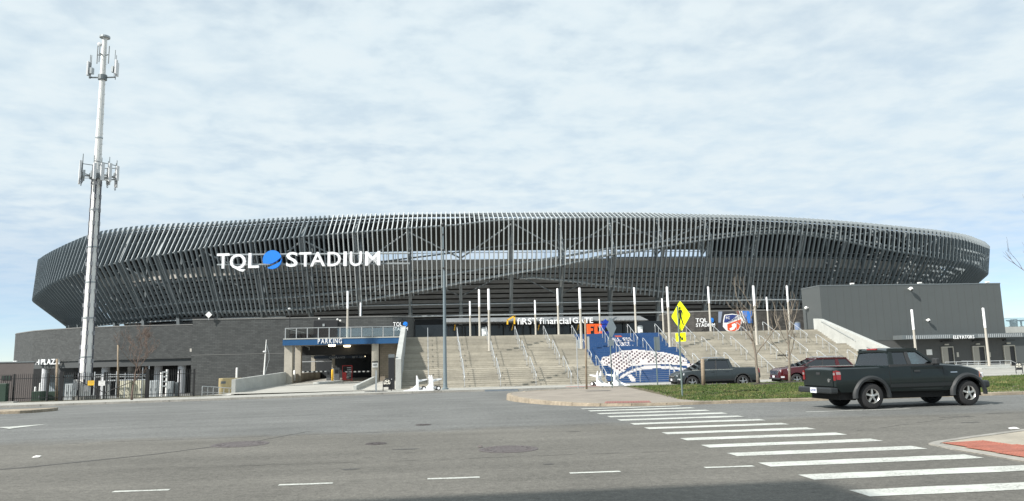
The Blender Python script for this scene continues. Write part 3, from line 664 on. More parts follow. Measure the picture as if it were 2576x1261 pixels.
# big sign on two rails in front of the fins
M_SIGN = mat('sign_white', (.80, .81, .82), .45); M_BLUE = mat('logo_blue', (.01, .20, .72), .4)
sa, sb = at(545, 652, 117.6), at(1031, 648, 113.6)
sgn = thing('stadium_sign', 'large white TQL STADIUM letters with blue ball logo across the fins', 'sign', (sa.x, sa.y, sa.z-1))
def signY(px): return 117.6+(113.6-117.6)*(px-545)/(1031-545)
dirs = (at(1031, 648, 113.6)-sa); dirs.z = 0; dirs.normalize()
for ya, yb in ((641, 636.5), (666, 662.5)):
    a, c = at(545, ya, 117.75), at(1031, yb, 113.75); MB().tube(a+Vector((0,.3,0)), c+Vector((0,.3,0)), .13, n=6).build('rail', M_STEELL, sgn)
for ch, x0, x1, y0, y1 in (('T',546.5,578.5,638,676),('Q',579,620,637,677),('L',625.5,653,637,674.5),('S',720.5,750,635,671.5),('T',753.7,784,635,671),('A',781,819,634.5,670.5),('D',824.7,858,634,670),('I',864.4,873,633.5,669.5),('U',880.6,911,633,669.5),('M',919,957,632.5,668.5)):
    a = at(x0, y1, signY(x0)); c = at(x1, y0, signY(x1)); hgt = c.z-a.z; w = (Vector((c.x, c.y, 0))-Vector((a.x, a.y, 0))).length
    letters(sgn, ch, a-Vector((0,.1,0)), w, hgt if ch != 'Q' else hgt*.93, dirs, (0,0,1), .35, M_SIGN)
def ball(parent, cpt, r, right, m, depth=.3, dark=None):
    """round blue logo: upper cap and lower crescent with an open band between them"""
    right = Vector(right).normalized(); up = Vector((0,0,1)); nn = right.cross(up)
    def shape(pts, name):
        MB().prism([Vector(cpt)+right*(x*r)+up*(y*r) for x, y in pts], nn*depth).build(name, m, parent)
    A = [(math.cos(a), math.sin(a)) for a in np.linspace(rad(200), rad(22), 22)]
    low = [(x, -.34-.10*math.cos((x+.2)*1.6)+.42*max(0, (x+.25))**1.6) for x in np.linspace(.90, -.92, 14)]
    shape(A+low, 'logo_cap')
    B_ = [(math.cos(a), math.sin(a)) for a in np.linspace(rad(8), rad(-118), 18)]
    in_ = [(x, -.80+.62*max(0, (x+.47)/1.4)**1.3) for x in np.linspace(-.44, .86, 10)]
    shape(B_+in_, 'logo_crescent')
bc = at(687, 654.5, signY(687)); ball(sgn, bc-Vector((0,.25,0)), (at(711, 654, signY(687))-at(663, 654, signY(687))).length/2*1.02, dirs, M_BLUE)

# ------------------------------------------------------------------ brick bases, plaza, gate
M_BRICK = brickmat('dark_brick', (.058, .062, .062), (.084, .089, .088), (.043, .045, .045), .62, .20, .018, .75, .5)
M_BRICKB = brickmat('brown_brick', (.046, .044, .041), (.076, .072, .067), (.034, .033, .031), .62, .20, .018, .75, .5)
M_COPE = mat('coping_grey', (.16, .16, .155), .6)
M_PLAZA = mat('plaza_concrete', (.48, .46, .42), .85, var=.1, vscale=2)
ZP = 4.0
pz = MB(); pz.prism([(-13.3, 73.2, ZP-.02), (-13.3, 73.2, ZP-.02)][:1]+[(-13.3, 100.5, ZP-.02), (-30, 100.6, ZP-.02), (-30, 135, ZP-.02), (60, 135, ZP-.02), (60, 96, ZP-.02), (46.2, 88, ZP-.02), (40, 88, ZP-.02), (40, 74, ZP-.02), (-2, 74, ZP-.02), (-2, 73.2, ZP-.02)], (0, 0, -.4))
plaza = struct(pz.build('plaza', M_PLAZA))
# left brick block with a rounded corner at the gate
def wallpath(name, pts, z0, z1, thick, m, label, cat, cope=True, parent=None):
    n = len(pts); base = thing(name, label, cat, (pts[n//2][0], pts[n//2][1], z0)) if parent is None else parent
    P_ = [Vector((x, y, 0)) for x, y in pts]; v = []
    for i, p in enumerate(P_):
        d = (P_[min(i+1, n-1)]-P_[max(i-1, 0)]).normalized(); nn = Vector((-d.y, d.x, 0))
        v += [p+Vector((0,0,z0)), p+Vector((0,0,z1)), p+nn*thick+Vector((0,0,z1)), p+nn*thick+Vector((0,0,z0))]
    f = [(i*4+j, i*4+4+j, i*4+4+(j+1) % 4, i*4+(j+1) % 4) for i in range(n-1) for j in range(4)]+[(0,1,2,3), tuple(4*(n-1)+k for k in (3,2,1,0))]
    MB().add(v, f).build('wall', m, base)
    if cope:
        v = []
        for i, p in enumerate(P_):
            d = (P_[min(i+1, n-1)]-P_[max(i-1, 0)]).normalized(); nn = Vector((-d.y, d.x, 0)); q = p-nn*.06; w = p+nn*(thick+.05)
            v += [q+Vector((0,0,z1+.003)), q+Vector((0,0,z1+.16)), w+Vector((0,0,z1+.16)), w+Vector((0,0,z1+.003))]
        MB().add(v, f).build('coping', M_COPE, base)
    return base
curve = [(-5.2+3.4*math.sin(a), 100.0+3.4-3.4*math.cos(a)) for a in np.linspace(0, math.pi/2, 8)]
bl = wallpath('brick_building', [(-29.6, 112), (-29.6, 100.0), (-18, 100.0)]+curve+[(-1.8, 112)], -3, 7.55, .5, M_BRICK, 'dark brick block behind the garage, left of the gate', 'building')
MB().box(-29.62, -1.85, 99.992, 100.02, 3.30, 3.38).build('string_course', M_COPE, bl) if False else None
MB().box(-29.1, -2.4, 100.5, 111.5, 6.9, 7.0).build('roof', M_ROOF, bl)
MB().box(-12.9, -12.4, 99.94, 100.0, 6.6, 6.8).build('vent', M_BLACK, bl)
MB().box(-29.62, -13.4, 99.985, 100.0, 3.1, 3.16).build('string_course', M_COPE, bl)
rb = wallpath('brick_building', [(35.4, 112), (35.6, 108.5), (36.4, 106.2), (38.2, 104.7), (40.5, 104.0), (44, 103.7), (50, 103.7), (60, 104.5)], 3.5, 7.8, .5, M_BRICKB, 'low brown brick wall right of the gate with the banner', 'building')
lb = wallpath('brick_building', [(-29.7, 126.0), (-37.2, 126.0), (-48.8, 127.2), (-56, 130.0), (-62.2, 134), (-67, 138), (-70.4, 142), (-74, 146.5), (-76, 150), (-76.5, 156), (-75.5, 165)][::-1], 3.05, 8.3, .5, M_BRICK, 'curved dark brick wall under the fins over the open hall', 'building')
# beam, soffit, columns and dark hall below the curved wall
bp_ = [(-29.7, 126.3), (-37.2, 126.3), (-48.8, 127.5), (-56, 130.3), (-62.2, 134.3), (-67, 138.3), (-70.4, 142.3)][::-1]
wallpath('beam', bp_, 1.95, 3.04, .5, mat('beam_dark', (.06, .065, .066), .6), '', '', False, lb)
MB().prism([(x, y+.4, 2.0) for x, y in bp_]+[(-29.7, 150, 2.0), (-70, 160, 2.0)], (0, 0, .3)).build('soffit', M_ROOF, lb)
MB().prism([(x, y+14, -3) for x, y in bp_], (0, 0, 5)).build('hall_back_wall', mat('hall_wall', (.06, .06, .06), .8), lb) if False else None
v = []
for x, y in [(-92, 150), (-80, 152)]+bp_[2:]: v += [(x+4, y+14, -3), (x+4, y+14, 3.3)]
MB().add(v, [(2*i, 2*i+2, 2*i+3, 2*i+1) for i in range(len(bp_)-1)]).build('hall_back_wall', mat('hall_wall', (.05, .052, .055), .8), lb)
M_COLW = mat('column_white', (.55, .56, .58), .6, var=.05)
for px, Y in ((457, 127.6), (398, 130), (265, 130.5), (115, 136.5), (330, 138)):
    p = at(px, 950, Y); MB().lathe([(.62, -3), (.62, 2.0)], (p.x, p.y, 0), n=20).build('round_column', M_COLW, lb, smooth=True)
ring_y = None
hp = thing('plaza_sign', 'white TRIHEALTH PLAZA letters below the curved brick wall', 'sign', tuple(at(100, 915, 132)))
_wp = [Vector((x, y, 2.9)) for x, y in [(-48.8, 127.2), (-56, 130.0), (-62.2, 134), (-67, 138), (-70.4, 142), (-74, 146.5), (-76, 150), (-76.5, 156)]]
_wd = [a_.lerp(c_, k/20) for a_, c_ in zip(_wp[:-1], _wp[1:]) for k in range(20)]
def on_wall(px):     # point of the curved wall line in that direction, a little in front of the bricks
    p_ = min(_wd, key=lambda q: abs(CX+FOC*(q-CAMP).dot(_r)/(q-CAMP).dot(_f)-px)); d = (CAMP-p_); d.z = 0; return p_+d.normalized()*.9
for word, pa, pb in (('TRI', 17, 43), ('HEALTH', 46, 100), ('PLAZA', 104, 152)):
    a, c = on_wall(pa), on_wall(pb); a.z = c.z = 2.62; MB().tube(a+Vector((0, .25, .1)), c+Vector((0, .25, .1)), .06, n=6).build('rail', M_STEEL, hp)
    letters(hp, word, a, (c-a).length, .86, c-a, (0,0,1), .2, M_SIGN)
# roof-top diamond plate on the brick block
p = at(525, 792, 99.5); t = thing('roof_plate', 'white diamond plate standing on the edge of the brick block roof', 'sign', (p.x, p.y, 7.7))
MB().prism([p+Vector((-.42,0,0)), p+Vector((0,0,-.42)), p+Vector((.42,0,0)), p+Vector((0,0,.42))], (0,.05,0)).build('plate', M_WHITE, t)
MB().tube((p.x, p.y+.06, 7.5), (p.x, p.y+.06, p.z), .04, n=6).build('post', M_STEELL, t)

# small wall logos
def small_logo(px0, py0, px1, py1, Y, ball_px, label):
    a = at(px0, py1, Y); c = at(px1, py0, Y); h = c.z-a.z; w = c.x-a.x
    t = thing('wall_sign', label, 'sign', tuple(a)); o_ = Vector((0, -.05, 0))
    letters(t, 'TQL', a+Vector((0,0,h*.52))+o_, w*.60, h*.46, (1,0,0), (0,0,1), .08, M_SIGN)
    letters(t, 'STADIUM', a+o_, w, h*.38, (1,0,0), (0,0,1), .08, M_SIGN, gap=.16)
    ball(t, a+Vector((w*.83, -.05, h*.74)), h*.28, (1,0,0), M_BLUE, .08)
small_logo(989, 810, 1026, 832, 100.0, 0, 'white TQL STADIUM lettering on the brick block above the garage')
small_logo(1751, 800, 1797, 822.5, 103.9, 0, 'white TQL STADIUM lettering on the brown wall right of the gate')
# banner with crest
M_NAVY = mat('banner_navy', (.02, .04, .17), .6); M_ORNG = mat('crest_orange', (.62, .075, .02), .6); M_BAN = mat('banner_black', (.03, .032, .04), .6); M_SKYB = mat('banner_blue', (.01, .17, .62), .6); M_CRED = mat('banner_red', (.40, .03, .03), .6)
YB = 103.62
t = thing('wall_banner', 'printed banner with club crest and blue panel on the brown wall', 'banner', tuple(at(1845, 835, YB)))
def flat(name, pts, m, lay, parent=t, Y=YB):
    MB().prism([at(x, y, Y)+Vector((0, -.012*lay, 0)) for x, y in pts], (0, .011, 0)).build(name, m, parent)
flat('panel', [(1806,783.5),(1891,782.5),(1891,836),(1806,836.5)], M_BAN, 1)
flat('panel', [(1866,782.7),(1891,782.5),(1892,813),(1877,813.5)], M_SKYB, 2)
for k, m_ in ((0, M_WHITE), (1, M_WHITE), (2, M_CRED)):
    x = 1863.5-k*5; flat('stripe', [(x,783),(x+2.6,783),(x+13.2,813),(x+10.6,813)], m_, 3)
flat('panel', [(1807,784),(1817,784),(1813,812),(1807,812)], mat('banner_grey', (.22,.26,.34), .6), 2)
flat('crest', [(1822,792),(1842,789.5),(1860,792.5),(1866,798),(1865,815),(1858,830),(1843,837),(1827,832),(1818,822),(1819,806)], M_WHITE, 4)
flat('crest_field', [(1824,794),(1842,791.6),(1855,793.6),(1829,812),(1820.5,812),(1821.5,806)], M_NAVY, 5)
flat('crest_field', [(1864,803),(1863,815),(1857,828.5),(1843,835),(1830,831),(1829,816)], M_ORNG, 5)
flat('crest_mark', [(1840,817),(1848,813),(1852,821),(1846,829),(1838,832),(1834,827),(1842,823)], M_WHITE, 6)
a = at(1826.5, 803, YB-.08); letters(t, 'FC', a, at(1835.5,803,YB).x-a.x, at(1830,797,YB).z-at(1830,803,YB).z, (1,0,0), (0,0,1), .02, M_WHITE)
a = at(1832, 812.5, YB-.10); c = at(1864, 797.5, YB-.10); letters(t, 'CINCINNATI', a, (c-a).length*.95, .30, c-a, Vector((-(c-a).z, 0, (c-a).x)), .02, M_NAVY)

# gate: canopy, lettering, glass doors, dark hall
gt = thing('gate_canopy', 'long grey canopy over the dark stadium entrance gate', 'canopy', (17, 104, 7))
M_CAN = mat('canopy_metal', (.20, .21, .215), .5, metal=.2, var=.1, vscale=2)
MB().add([(2.7,104,6.95),(31.3,104,6.75),(30.2,104.6,7.42),(2.7,104.6,7.52),(2.7,110,6.95),(31.3,110,6.75),(30.2,110,7.42),(2.7,110,7.52)], [(0,1,2,3),(4,7,6,5),(3,2,6,7),(0,4,5,1),(0,3,7,4),(1,5,6,2)]).build('canopy', M_CAN, gt)
for i in range(44):
    x = 2.9+i*.62
    MB().box(x, x+.04, 103.93, 103.98, 6.98-.007*(x-2.7), 7.1).build('canopy_rib', M_STEELL, gt)
for i in range(15):
    x = 3.2+i*2.0; MB().box(x-.06, x+.06, 109.4, 109.6, ZP, 6.9).build('mullion', M_BLACK, gt)
MB().box(-1.6, 35.2, 110, 110.2, ZP, 6.9).build('glass_front', mat('dark_glass', (.012, .014, .017), .08), gt)
M_YEL = mat('gold_yellow', (.78, .45, .03), .5)
gl_ = thing('gate_sign', 'white FIRST financial GATE letters with yellow house outline on the canopy', 'sign', (17, 103.9, 7.4))
a = at(1301, 815.5, 103.85); c = at(1492, 812, 103.85)
seg = [('fiRST', 1301, 1352, 816, 800.5), ('financial', 1357, 1436, 815, 799.5), ('GATE', 1441, 1492, 813, 799)]
for tx, x0, x1, yb, yt in seg:
    a = at(x0, yb, 103.85); letters(gl_, tx, a, at(x1, yb, 103.85).x-a.x, (at(x0, yt, 103.85).z-a.z)*.98, (1,0,-.012), (0,0,1), .12, M_SIGN, gap=.10)
A = [at(1276.5, 815, 103.85), at(1276.5, 805.5, 103.85), at(1294, 795.5, 103.85), at(1294, 814, 103.85)]
for p0, p1 in zip(A[:-1], A[1:]):
    d = (p1-p0).normalized(); e = Vector((-d.z, 0, d.x)); MB().obox((p0+p1)/2, (p1-p0)/2+d*.08, e*.10, (0,.06,0)).build('outline_bar', M_YEL, gl_)
for i, px in enumerate((1144, 1231, 1289, 1355, 1454)):
    p = at(px, 824, 108.5); d = Vector((.10 if i else .05, 0, .42)); tag(MB().obox(p, d, Vector((.07, 0, -.01)), (0,.04,0)).build('hanging_marker', M_YEL), f'small yellow slanted bar hanging under the canopy, {ORD[i]} from the left', 'marker', 'yellow bars under the canopy')
# letters on the plaza
M_ORL = mat('orange_letters', (.75, .10, .012), .45); M_BLL = mat('blue_letters', (.005, .035, .32), .45)
t = thing('letter_sculpture', 'big orange FC letters with blue letter and crown on the top step', 'sculpture', tuple(at(1505, 842, 76.5)))
def block(pts, px, py, Y, sx, sz, m_):
    a = at(px, py, Y); MB().prism([a+Vector((x*sx, -.2, z*sz)) for x, z in pts], (0, .42, 0)).build('letter', m_, t)
BF = [(0,0),(.46,0),(.46,.36),(.82,.36),(.82,.58),(.46,.58),(.46,.76),(1,.76),(1,1),(0,1)]; BC = [(.12,0),(.88,0),(1,.12),(1,.30),(.60,.30),(.60,.22),(.40,.22),(.40,.78),(.60,.78),(.60,.70),(1,.70),(1,.88),(.88,1),(.12,1),(0,.88),(0,.12)]
block(BF, 1477.5, 842, 76.5, .70, 1.08, M_ORL); block(BC, 1495.5, 841.7, 76.5, .74, 1.08, M_ORL)
a = at(1514.5, 841.4, 77.2); block(BC, 1514.5, 841.4, 77.2, .72, 1.0, M_BLL)
c = at(1523, 811, 77.2); MB().prism([c+Vector(q) for q in ((-.36,-.15,-.16),(.36,-.15,-.16),(.5,-.15,.12),(.26,-.15,.06),(0,-.15,.32),(-.26,-.15,.06),(-.5,-.15,.12))], (0,.35,0)).build('crown', M_BLL, t)
MB().tube(c+Vector((0,0,-.34)), c+Vector((0,0,-.1)), .1, n=6).build('post', M_BLL, t)

# ------------------------------------------------------------------ grand staircase
M_STAIR = mat('stair_concrete', (.345, .325, .27), .88, var=.09, vscale=5, stain=.16, sscale=.35, bump=.15, bscale=40)
STV = [mat('stair_concrete_%d' % q, tuple(c*k for c in (.362, .338, .283)), .88, var=.10, vscale=4, stain=.14, sscale=.45, bump=.15, bscale=40) for q, k in enumerate((.90, .97, 1.0, 1.06, 1.1))]
X0, X1, SB, RZ, RN = -2.0, 40.0, -.56, .152, .36
st = thing('staircase', 'wide tan concrete staircase in three flights up to the plaza', 'staircase', (19, 60, SB))
def stepYZ(i):
    f, j = divmod(i, 10); return 60+f*5.2+j*RN, SB+(i+1)*RZ
for i in range(30):
    y, z = stepYZ(i); yn = stepYZ(i+1)[0]+.03 if i < 29 else 74.05
    MB().box(X0, X1, y+.012, yn, z-RZ-.03, z-.045).box(X0, X1, y, yn-.004, z-.0451, z).build('step', random.choice(STV), st)
# painted risers: mural in (X, half riser) cells
DOME = [(15.29,25),(15.73,30),(16.13,30),(16.64,33),(17.27,35),(17.9,37),(18.49,37),(19.13,38),(19.57,37),(20.46,36),(20.65,35),(21.42,34),(22.01,32),(22.48,30),(22.83,28),(23.15,25),(23.0,22),(22.77,18),(22.16,16),(22.01,18),(21.45,19),(20.4,20),(19.71,20),(18.68,20),(17.72,19),(17.34,19),(17.11,18),(16.73,16),(16.52,14),(15.84,11),(15.61,13),(15.52,18),(15.27,20)]
ARC = [(16.7,13),(17.45,16),(18.11,18),(18.67,19),(19.5,19),(20.33,18),(21.05,17),(21.75,15),(22.02,14),(21.61,12),(20.91,14),(20.09,15),(19.38,16),(18.44,15),(17.61,14),(16.7,11),(15.96,7),(15.64,6),(15.9,9)]
TAIL = [(16.49,10),(16.81,10),(16.95,6),(16.8,3),(16.5,3),(16.45,7)]
def inside(p, poly):
    x, y = p; c = False; n = len(poly)
    for i in range(n):
        (xa, ya), (xb, yb) = poly[i], poly[i-1]
        if (ya > y) != (yb > y) and x < (xb-xa)*(y-ya)/(yb-ya)+xa: c = not c
    return c
GL = {'A':'010 101 111 101 101','L':'100 100 100 100 111','F':'111 100 110 100 100','O':'111 101 101 101 111','R':'110 101 110 101 101','C':'111 100 100 100 111','I':'111 010 010 010 111','N':'101 111 111 111 101','Y':'101 101 010 010 010','.':'000 000 000 000 010',' ':'000 000 000 000 000'}
def txt(s_, x, k, xo, ktop):
    c = int((x-xo)/.068)
    if c < 0 or c//4 >= len(s_) or c % 4 == 3: return False
    r = ktop-k
    if r < 0 or r > 4: return False
    return GL[s_[c//4]].split()[r][c % 4] == '1'
MUR = [mat('mural_blue', (.012, .062, .19), .7, var=.1, vscale=3), mat('mural_white', (.74, .71, .72), .7), mat('mural_maroon', (.085, .05, .075), .7), mat('mural_orange', (.55, .10, .05), .7), mat('mural_blue_light', (.05, .12, .27), .7)]
MX0, MX1, CW = 14.55, 23.2, .06; NC = int((MX1-MX0)/CW)
for i in range(30):
    y, z = stepYZ(i); b = MB(); v = []; f = []; mi = []
    for r in range(3):
        for c in range(NC+1): v.append((MX0+c*(MX1-MX0)/NC, y-.005, z-RZ+.004+r*(RZ-.006)/2))
    for r in range(2):
        for c in range(NC):
            x = MX0+(c+.5)*CW; k = 2*i+r; m_ = 0
            if inside((x, k+.5), ARC) or inside((x, k+.5), TAIL): m_ = 1
            elif inside((x, k+.5), DOME): m_ = 2 if ((math.floor(x/.15)+i) % 3 == 0 and not (abs(x-19.0-.03*(k-20)) < .35 and k < 26)) and inside((x-.25, k-1.5), DOME) and inside((x+.25, k+2.0), DOME) else 1
            elif txt('ALL FOR', x, k, 18.05, 53) or txt('CINCY.', x, k, 18.15, 47): m_ = 1
            elif 18.5 < x < 19.15 and 55 <= k <= 56: m_ = 3
            a = r*(NC+1)+c; f.append((a, a+1, a+NC+2, a+NC+1)); mi.append(m_)
    b.v = v; b.f = f; b.mi = mi; b.build('riser_panel', MUR, st, fix=False)
# a dark slot vent in the right flight
MB().box(31.9, 32.9, stepYZ(13)[0]-.008, stepYZ(13)[0]+.01, stepYZ(13)[1]-.13, stepYZ(13)[1]-.02).build('vent', M_BLACK, st)
# cheek walls
for nm, xa, xb, lab in (('left', -2.42, -1.98, 'pale sloping cheek wall between garage and staircase'), ('right', 39.98, 40.45, 'pale sloping cheek wall at the right side of the staircase')):
    t = thing('cheek_wall', lab, 'wall', ((xa+xb)/2, 67, -.6))
    top = [(60.0, 1.9), (60.25, 2.0), (73.4, 5.05), (74.3, 5.1)] if nm == 'left' else [(58.6, .85), (59.0, .95), (73.2, 5.05), (74.4, 5.15)]
    MB().prism([(xa, top[0][0], -.8)]+[(xa, y, z) for y, z in top]+[(xa, top[-1][0], -.8)], (xb-xa, 0, 0)).build('wall', M_CONC2, t, bevel=.02)
    xs_ = xb+.08 if nm == 'left' else xa-.08
    for (ya, za, yb, zb) in ((60.6, .75, 65.0, 2.05), (67.0, 2.75, 72.6, 4.75)) if nm == 'right' else ((61, 1.0, 73, 4.7),):
        MB().path([(xs_, ya-.12, za-.12), (xs_, ya, za), (xs_, yb, zb), (xs_, yb+.15, zb)], .025, 6).build('handrail', M_STEELL, t)
# handrails
M_RAIL = mat('galvanised', (.55, .57, .58), .4, metal=.55, var=.06, vscale=6)
sl = RZ/RN
rb_ = MB(); rb_.path([(0, .02, .62), (0, -.10, .66), (0, -.14, .78), (0, -.06, .92), (0, .12, .98)]+[(0, .12+k*.36, .98+k*RZ) for k in range(1, 9)]+[(0, 3.2, .98+8*RZ+.06), (0, 3.45, 1.0+9*RZ-.12), (0, 3.5, .98+9*RZ-.28), (0, 3.36, .98+9*RZ-.34)], .027, 6)
RAILM = rb_.mesh('rail', smooth=True); RAILM.materials.append(M_RAIL)
RAILM.transform(Matrix.Identity(4))
POSTM = MB().tube((0,0,0), (0,0,.92), .024, n=6).box(-.07, .07, -.05, .05, 0, .012).mesh('post'); POSTM.materials.append(M_RAIL)
FOOTM = MB().box(-.10, .10, -.06, .06, .0, .035).mesh('foot_plate'); FOOTM.materials.append(mat('foot_dark', (.12, .12, .12), .6))
FLN = ['lower', 'middle', 'upper']
for k in range(14):
    X = .12+2.84*k
    for f in range(3):
        y0 = 60+f*5.2; z0 = SB+f*10*RZ
        t = thing('handrail', f'galvanised handrail on the {FLN[f]} flight of the stairs, {ORD[k]} row from the left', 'handrail', (X, y0, z0), 0, 'handrails on the staircase')
        place('rail', RAILM, None, t, (0, 0, RZ-.04))
        for j in (0, 3, 6, 9):
            pz_ = (j+1)*RZ; yy = j*.36+.15
            p_ = place('post', POSTM, None, t, (0, yy, pz_)); place('foot_plate', FOOTM, None, p_, (0, 0, 0))

# ------------------------------------------------------------------ light poles
M_POLE = mat('pole_tan', (.42, .395, .345), .6, var=.05); M_LENS = mat('pole_lens', (.86, .86, .87), .35)
PSH = MB().lathe([(.001, 0), (.20, 0), (.20, .04), (.135, .05), (.105, 3.75), (.001, 3.75)], n=14).mesh('shaft', smooth=False); smooth_by_angle(PSH); PSH.materials.append(M_POLE)
PLN = MB().lathe([(.001, 3.75), (.118, 3.75), (.112, 5.68), (.10, 5.72), (.001, 5.73)], n=14).mesh('lens'); smooth_by_angle(PLN); PLN.materials.append(M_LENS)
PCP = MB().lathe([(.001, 5.735), (.07, 5.735), (.06, 5.80), (.001, 5.80)], n=12).mesh('cap'); PCP.materials.append(M_BLACK)
def lpole(x, y, z, label):
    t = thing('light_pole', label, 'light pole', (x, y, z), 0, 'white-topped light poles')
    place('shaft', PSH, None, t); place('lens', PLN, None, t); place('cap', PCP, None, t)
zl = SB+20*RZ
for i, x in enumerate((5.75, 14.35, 22.85, 31.45)): lpole(x, 69.4, zl, f'white-topped light pole on the upper stair landing, {ORD[i]} from the left')
for i, x in enumerate((-8.79, 6.03, 15.16, 24.32, 33.36, 43.2)): lpole(x, 86, ZP, f'white-topped light pole in the middle row on the plaza, {ORD[i]} from the left')
for i, x in enumerate((-8.8, 5.94, 14.95, 24.01, 33.09, 48.6)): lpole(x, 104-.9 if i == 5 else 103, ZP, f'white-topped light pole in the back row before the gate, {ORD[i]} from the left')
for i, x in enumerate((47.35, 54.95)): lpole(x, 69, -.05 if i else -.1, 'white-topped light pole before the elevators, ' + ('left one' if i == 0 else 'right one beside the railing'))

# ------------------------------------------------------------------ garage entrance
gar = thing('parking_garage', 'concrete parking garage entrance with blue fascia below the plaza', 'garage', (-8, 73, -.1))
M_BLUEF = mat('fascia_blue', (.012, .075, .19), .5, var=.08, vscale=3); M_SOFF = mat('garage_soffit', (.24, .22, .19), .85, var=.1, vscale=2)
MB().box(-13.4, -2.45, 72.86, 73.2, 3.44, 3.985).build('fascia', M_BLUEF, gar)
MB().box(-13.35, -2.45, 72.82, 73.3, 3.99, 4.09).build('deck_edge', M_CONC2, gar)
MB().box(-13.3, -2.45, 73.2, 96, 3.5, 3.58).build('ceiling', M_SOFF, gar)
def gcol(px0, px1, Y, d=.75, z0=-.2, z1=3.49):
    a, c = at(px0, 900, Y), at(px1, 900, Y); MB().box(a.x, c.x, Y, Y+d, z0, z1).build('column', M_COLC, gar, bevel=.015)
gcol(715, 735, 73.25); gcol(742, 757, 78.5); gcol(783, 793, 90, .6); gcol(835, 842, 92, .6); gcol(935, 952, 73.25)
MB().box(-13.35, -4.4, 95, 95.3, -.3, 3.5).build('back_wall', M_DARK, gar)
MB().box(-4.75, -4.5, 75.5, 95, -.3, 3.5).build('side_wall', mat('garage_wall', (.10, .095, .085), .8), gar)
MB().box(-4.5, -2.42, 74.6, 74.9, -.5, 3.5).build('block_wall', brickmat('tan_block', (.24, .21, .165), (.27, .235, .19), (.18, .16, .13), .42, .2, .012), gar)
MB().box(-13.2, -4.8, 80, 80.4, 2.55, 3.5).build('lintel', M_BLACK, gar)
MB().box(-13.3, -12.9, 73.9, 95, -.3, .75).build('upstand_wall', M_COLC, gar)
a, c = at(790, 897, 82), at(918, 895, 82)
cb = MB().box(a.x, c.x, 81.9, 82.05, 2.2, 2.5).build('clearance_bar', mat('bar_blue', (.03, .05, .085), .5), gar)
a = at(828, 902.5, 81.85); letters(gar, 'CLEARANCE', a, at(868,900,81.85).x-a.x, .2, (1,0,0), (0,0,1), .02, mat('bar_text', (.45, .48, .52), .5), gap=.12)
a = at(886, 901, 81.85); letters(gar, '8FT.2IN', a, at(916,900,81.85).x-a.x, .2, (1,0,0), (0,0,1), .02, MATS['bar_text'], gap=.12)
M_LAMP = mat('lamp_on', (1, .9, .7), .4, emit=((1.0, .84, .55), 4.0))
for px, py, Y in ((835, 872, 75.5), (873, 879.5, 79)):
    p = at(px, py, Y); l_ = MB().lathe([(.001, -.12), (.30, -.11), (.34, -.02), (.34, .06), (.001, .06)], (p.x, p.y, 3.43), n=16).build('ceiling_lamp', M_LAMP, gar)
p = at(914, 897, 84); MB().box(p.x-.2, p.x+.2, 84, 84.1, p.z-.06, p.z+.06).build('exit_lamp', M_LAMP, gar)
MB().path([at(745,868,76)+Vector((0,0,0)), at(765,869,79), at(778,874,79.5), at(778,881,79.5)], .06, 6).build('pipe', M_STEELL, gar)
MB().box(*(lambda a, c: (a.x, c.x))(at(742,906,88), at(835,906,88)), 88, 88.1, 1.9, 2.0).build('far_rail', M_RAIL, gar)
t = thing('fascia_sign', 'white PARKING letters on the blue garage fascia', 'sign', tuple(at(830, 862, 72.8)))
a = at(799.5, 864.5, 72.8); letters(t, 'PARKING', a, at(860, 863, 72.8).x-a.x, .44, (1,0,-.004), (0,0,1), .06, M_SIGN, gap=.30)
# deck railing with glass
t = thing('glass_railing', 'steel railing with glass panes along the garage deck edge', 'railing', (-7.5, 73, 4.09))
xs = np.linspace(-13.2, -2.1, 12); M_PANE = glassmat('pane_glass', (.86, .9, .9), .10)
for i, x in enumerate(xs):
    MB().box(x-.035, x+.035, 73.0, 73.06, 4.08, 5.03).build('post', M_RAIL, t)
    if i < 11: MB().box(x+.06, xs[i+1]-.06, 73.02, 73.035, 4.16, 4.95).build('pane', M_PANE, t)
MB().box(-13.25, -2.05, 72.99, 73.07, 5.03, 5.08).build('top_rail', M_RAIL, t)
MB().box(-13.23, -13.17, 73.07, 84, 5.03, 5.08).build('top_rail', M_RAIL, t)
# driveway and its walls
def dz(Y): return -.46+(.36)*min(1, max(0, (Y-59.9)/13.1))
M_DRIVE = mat('drive_concrete', (.36, .35, .315), .85, var=.07, vscale=6, stain=.12, sscale=.3)
b = MB(); ys = np.linspace(59.9, 95, 20); v = []
for y in ys: k = min(1, (y-59.9)/13.1); v += [(-15.4+2.1*k, y, dz(y)+.012), (-2.43, y, dz(y)+.012)]
struct(b.add(v, [(2*i, 2*i+1, 2*i+3, 2*i+2) for i in range(19)]).build('driveway', M_DRIVE, fix=False))
t = thing('ramp_wall', 'long pale concrete wall left of the garage driveway', 'wall', (-14, 67, -.6))
for q in range(5):
    k0, k1 = q/5, (q+1)/5; ya, yb = 61.6+11.6*k0+.01, 61.6+11.6*k1-.01; xa, xb = -14.85+1.75*k0, -14.85+1.75*k1; za, zb = .62+.36*k0, .62+.36*k1
    MB().add([(xa-.3,ya,-.9),(xa,ya,-.9),(xb,yb,-.9),(xb-.3,yb,-.9),(xa-.3,ya,za),(xa,ya,za),(xb,yb,zb),(xb-.3,yb,zb)], [(0,3,2,1),(4,5,6,7),(0,1,5,4),(1,2,6,5),(2,3,7,6),(3,0,4,7)]).build('wall_panel', M_CONC2, t)
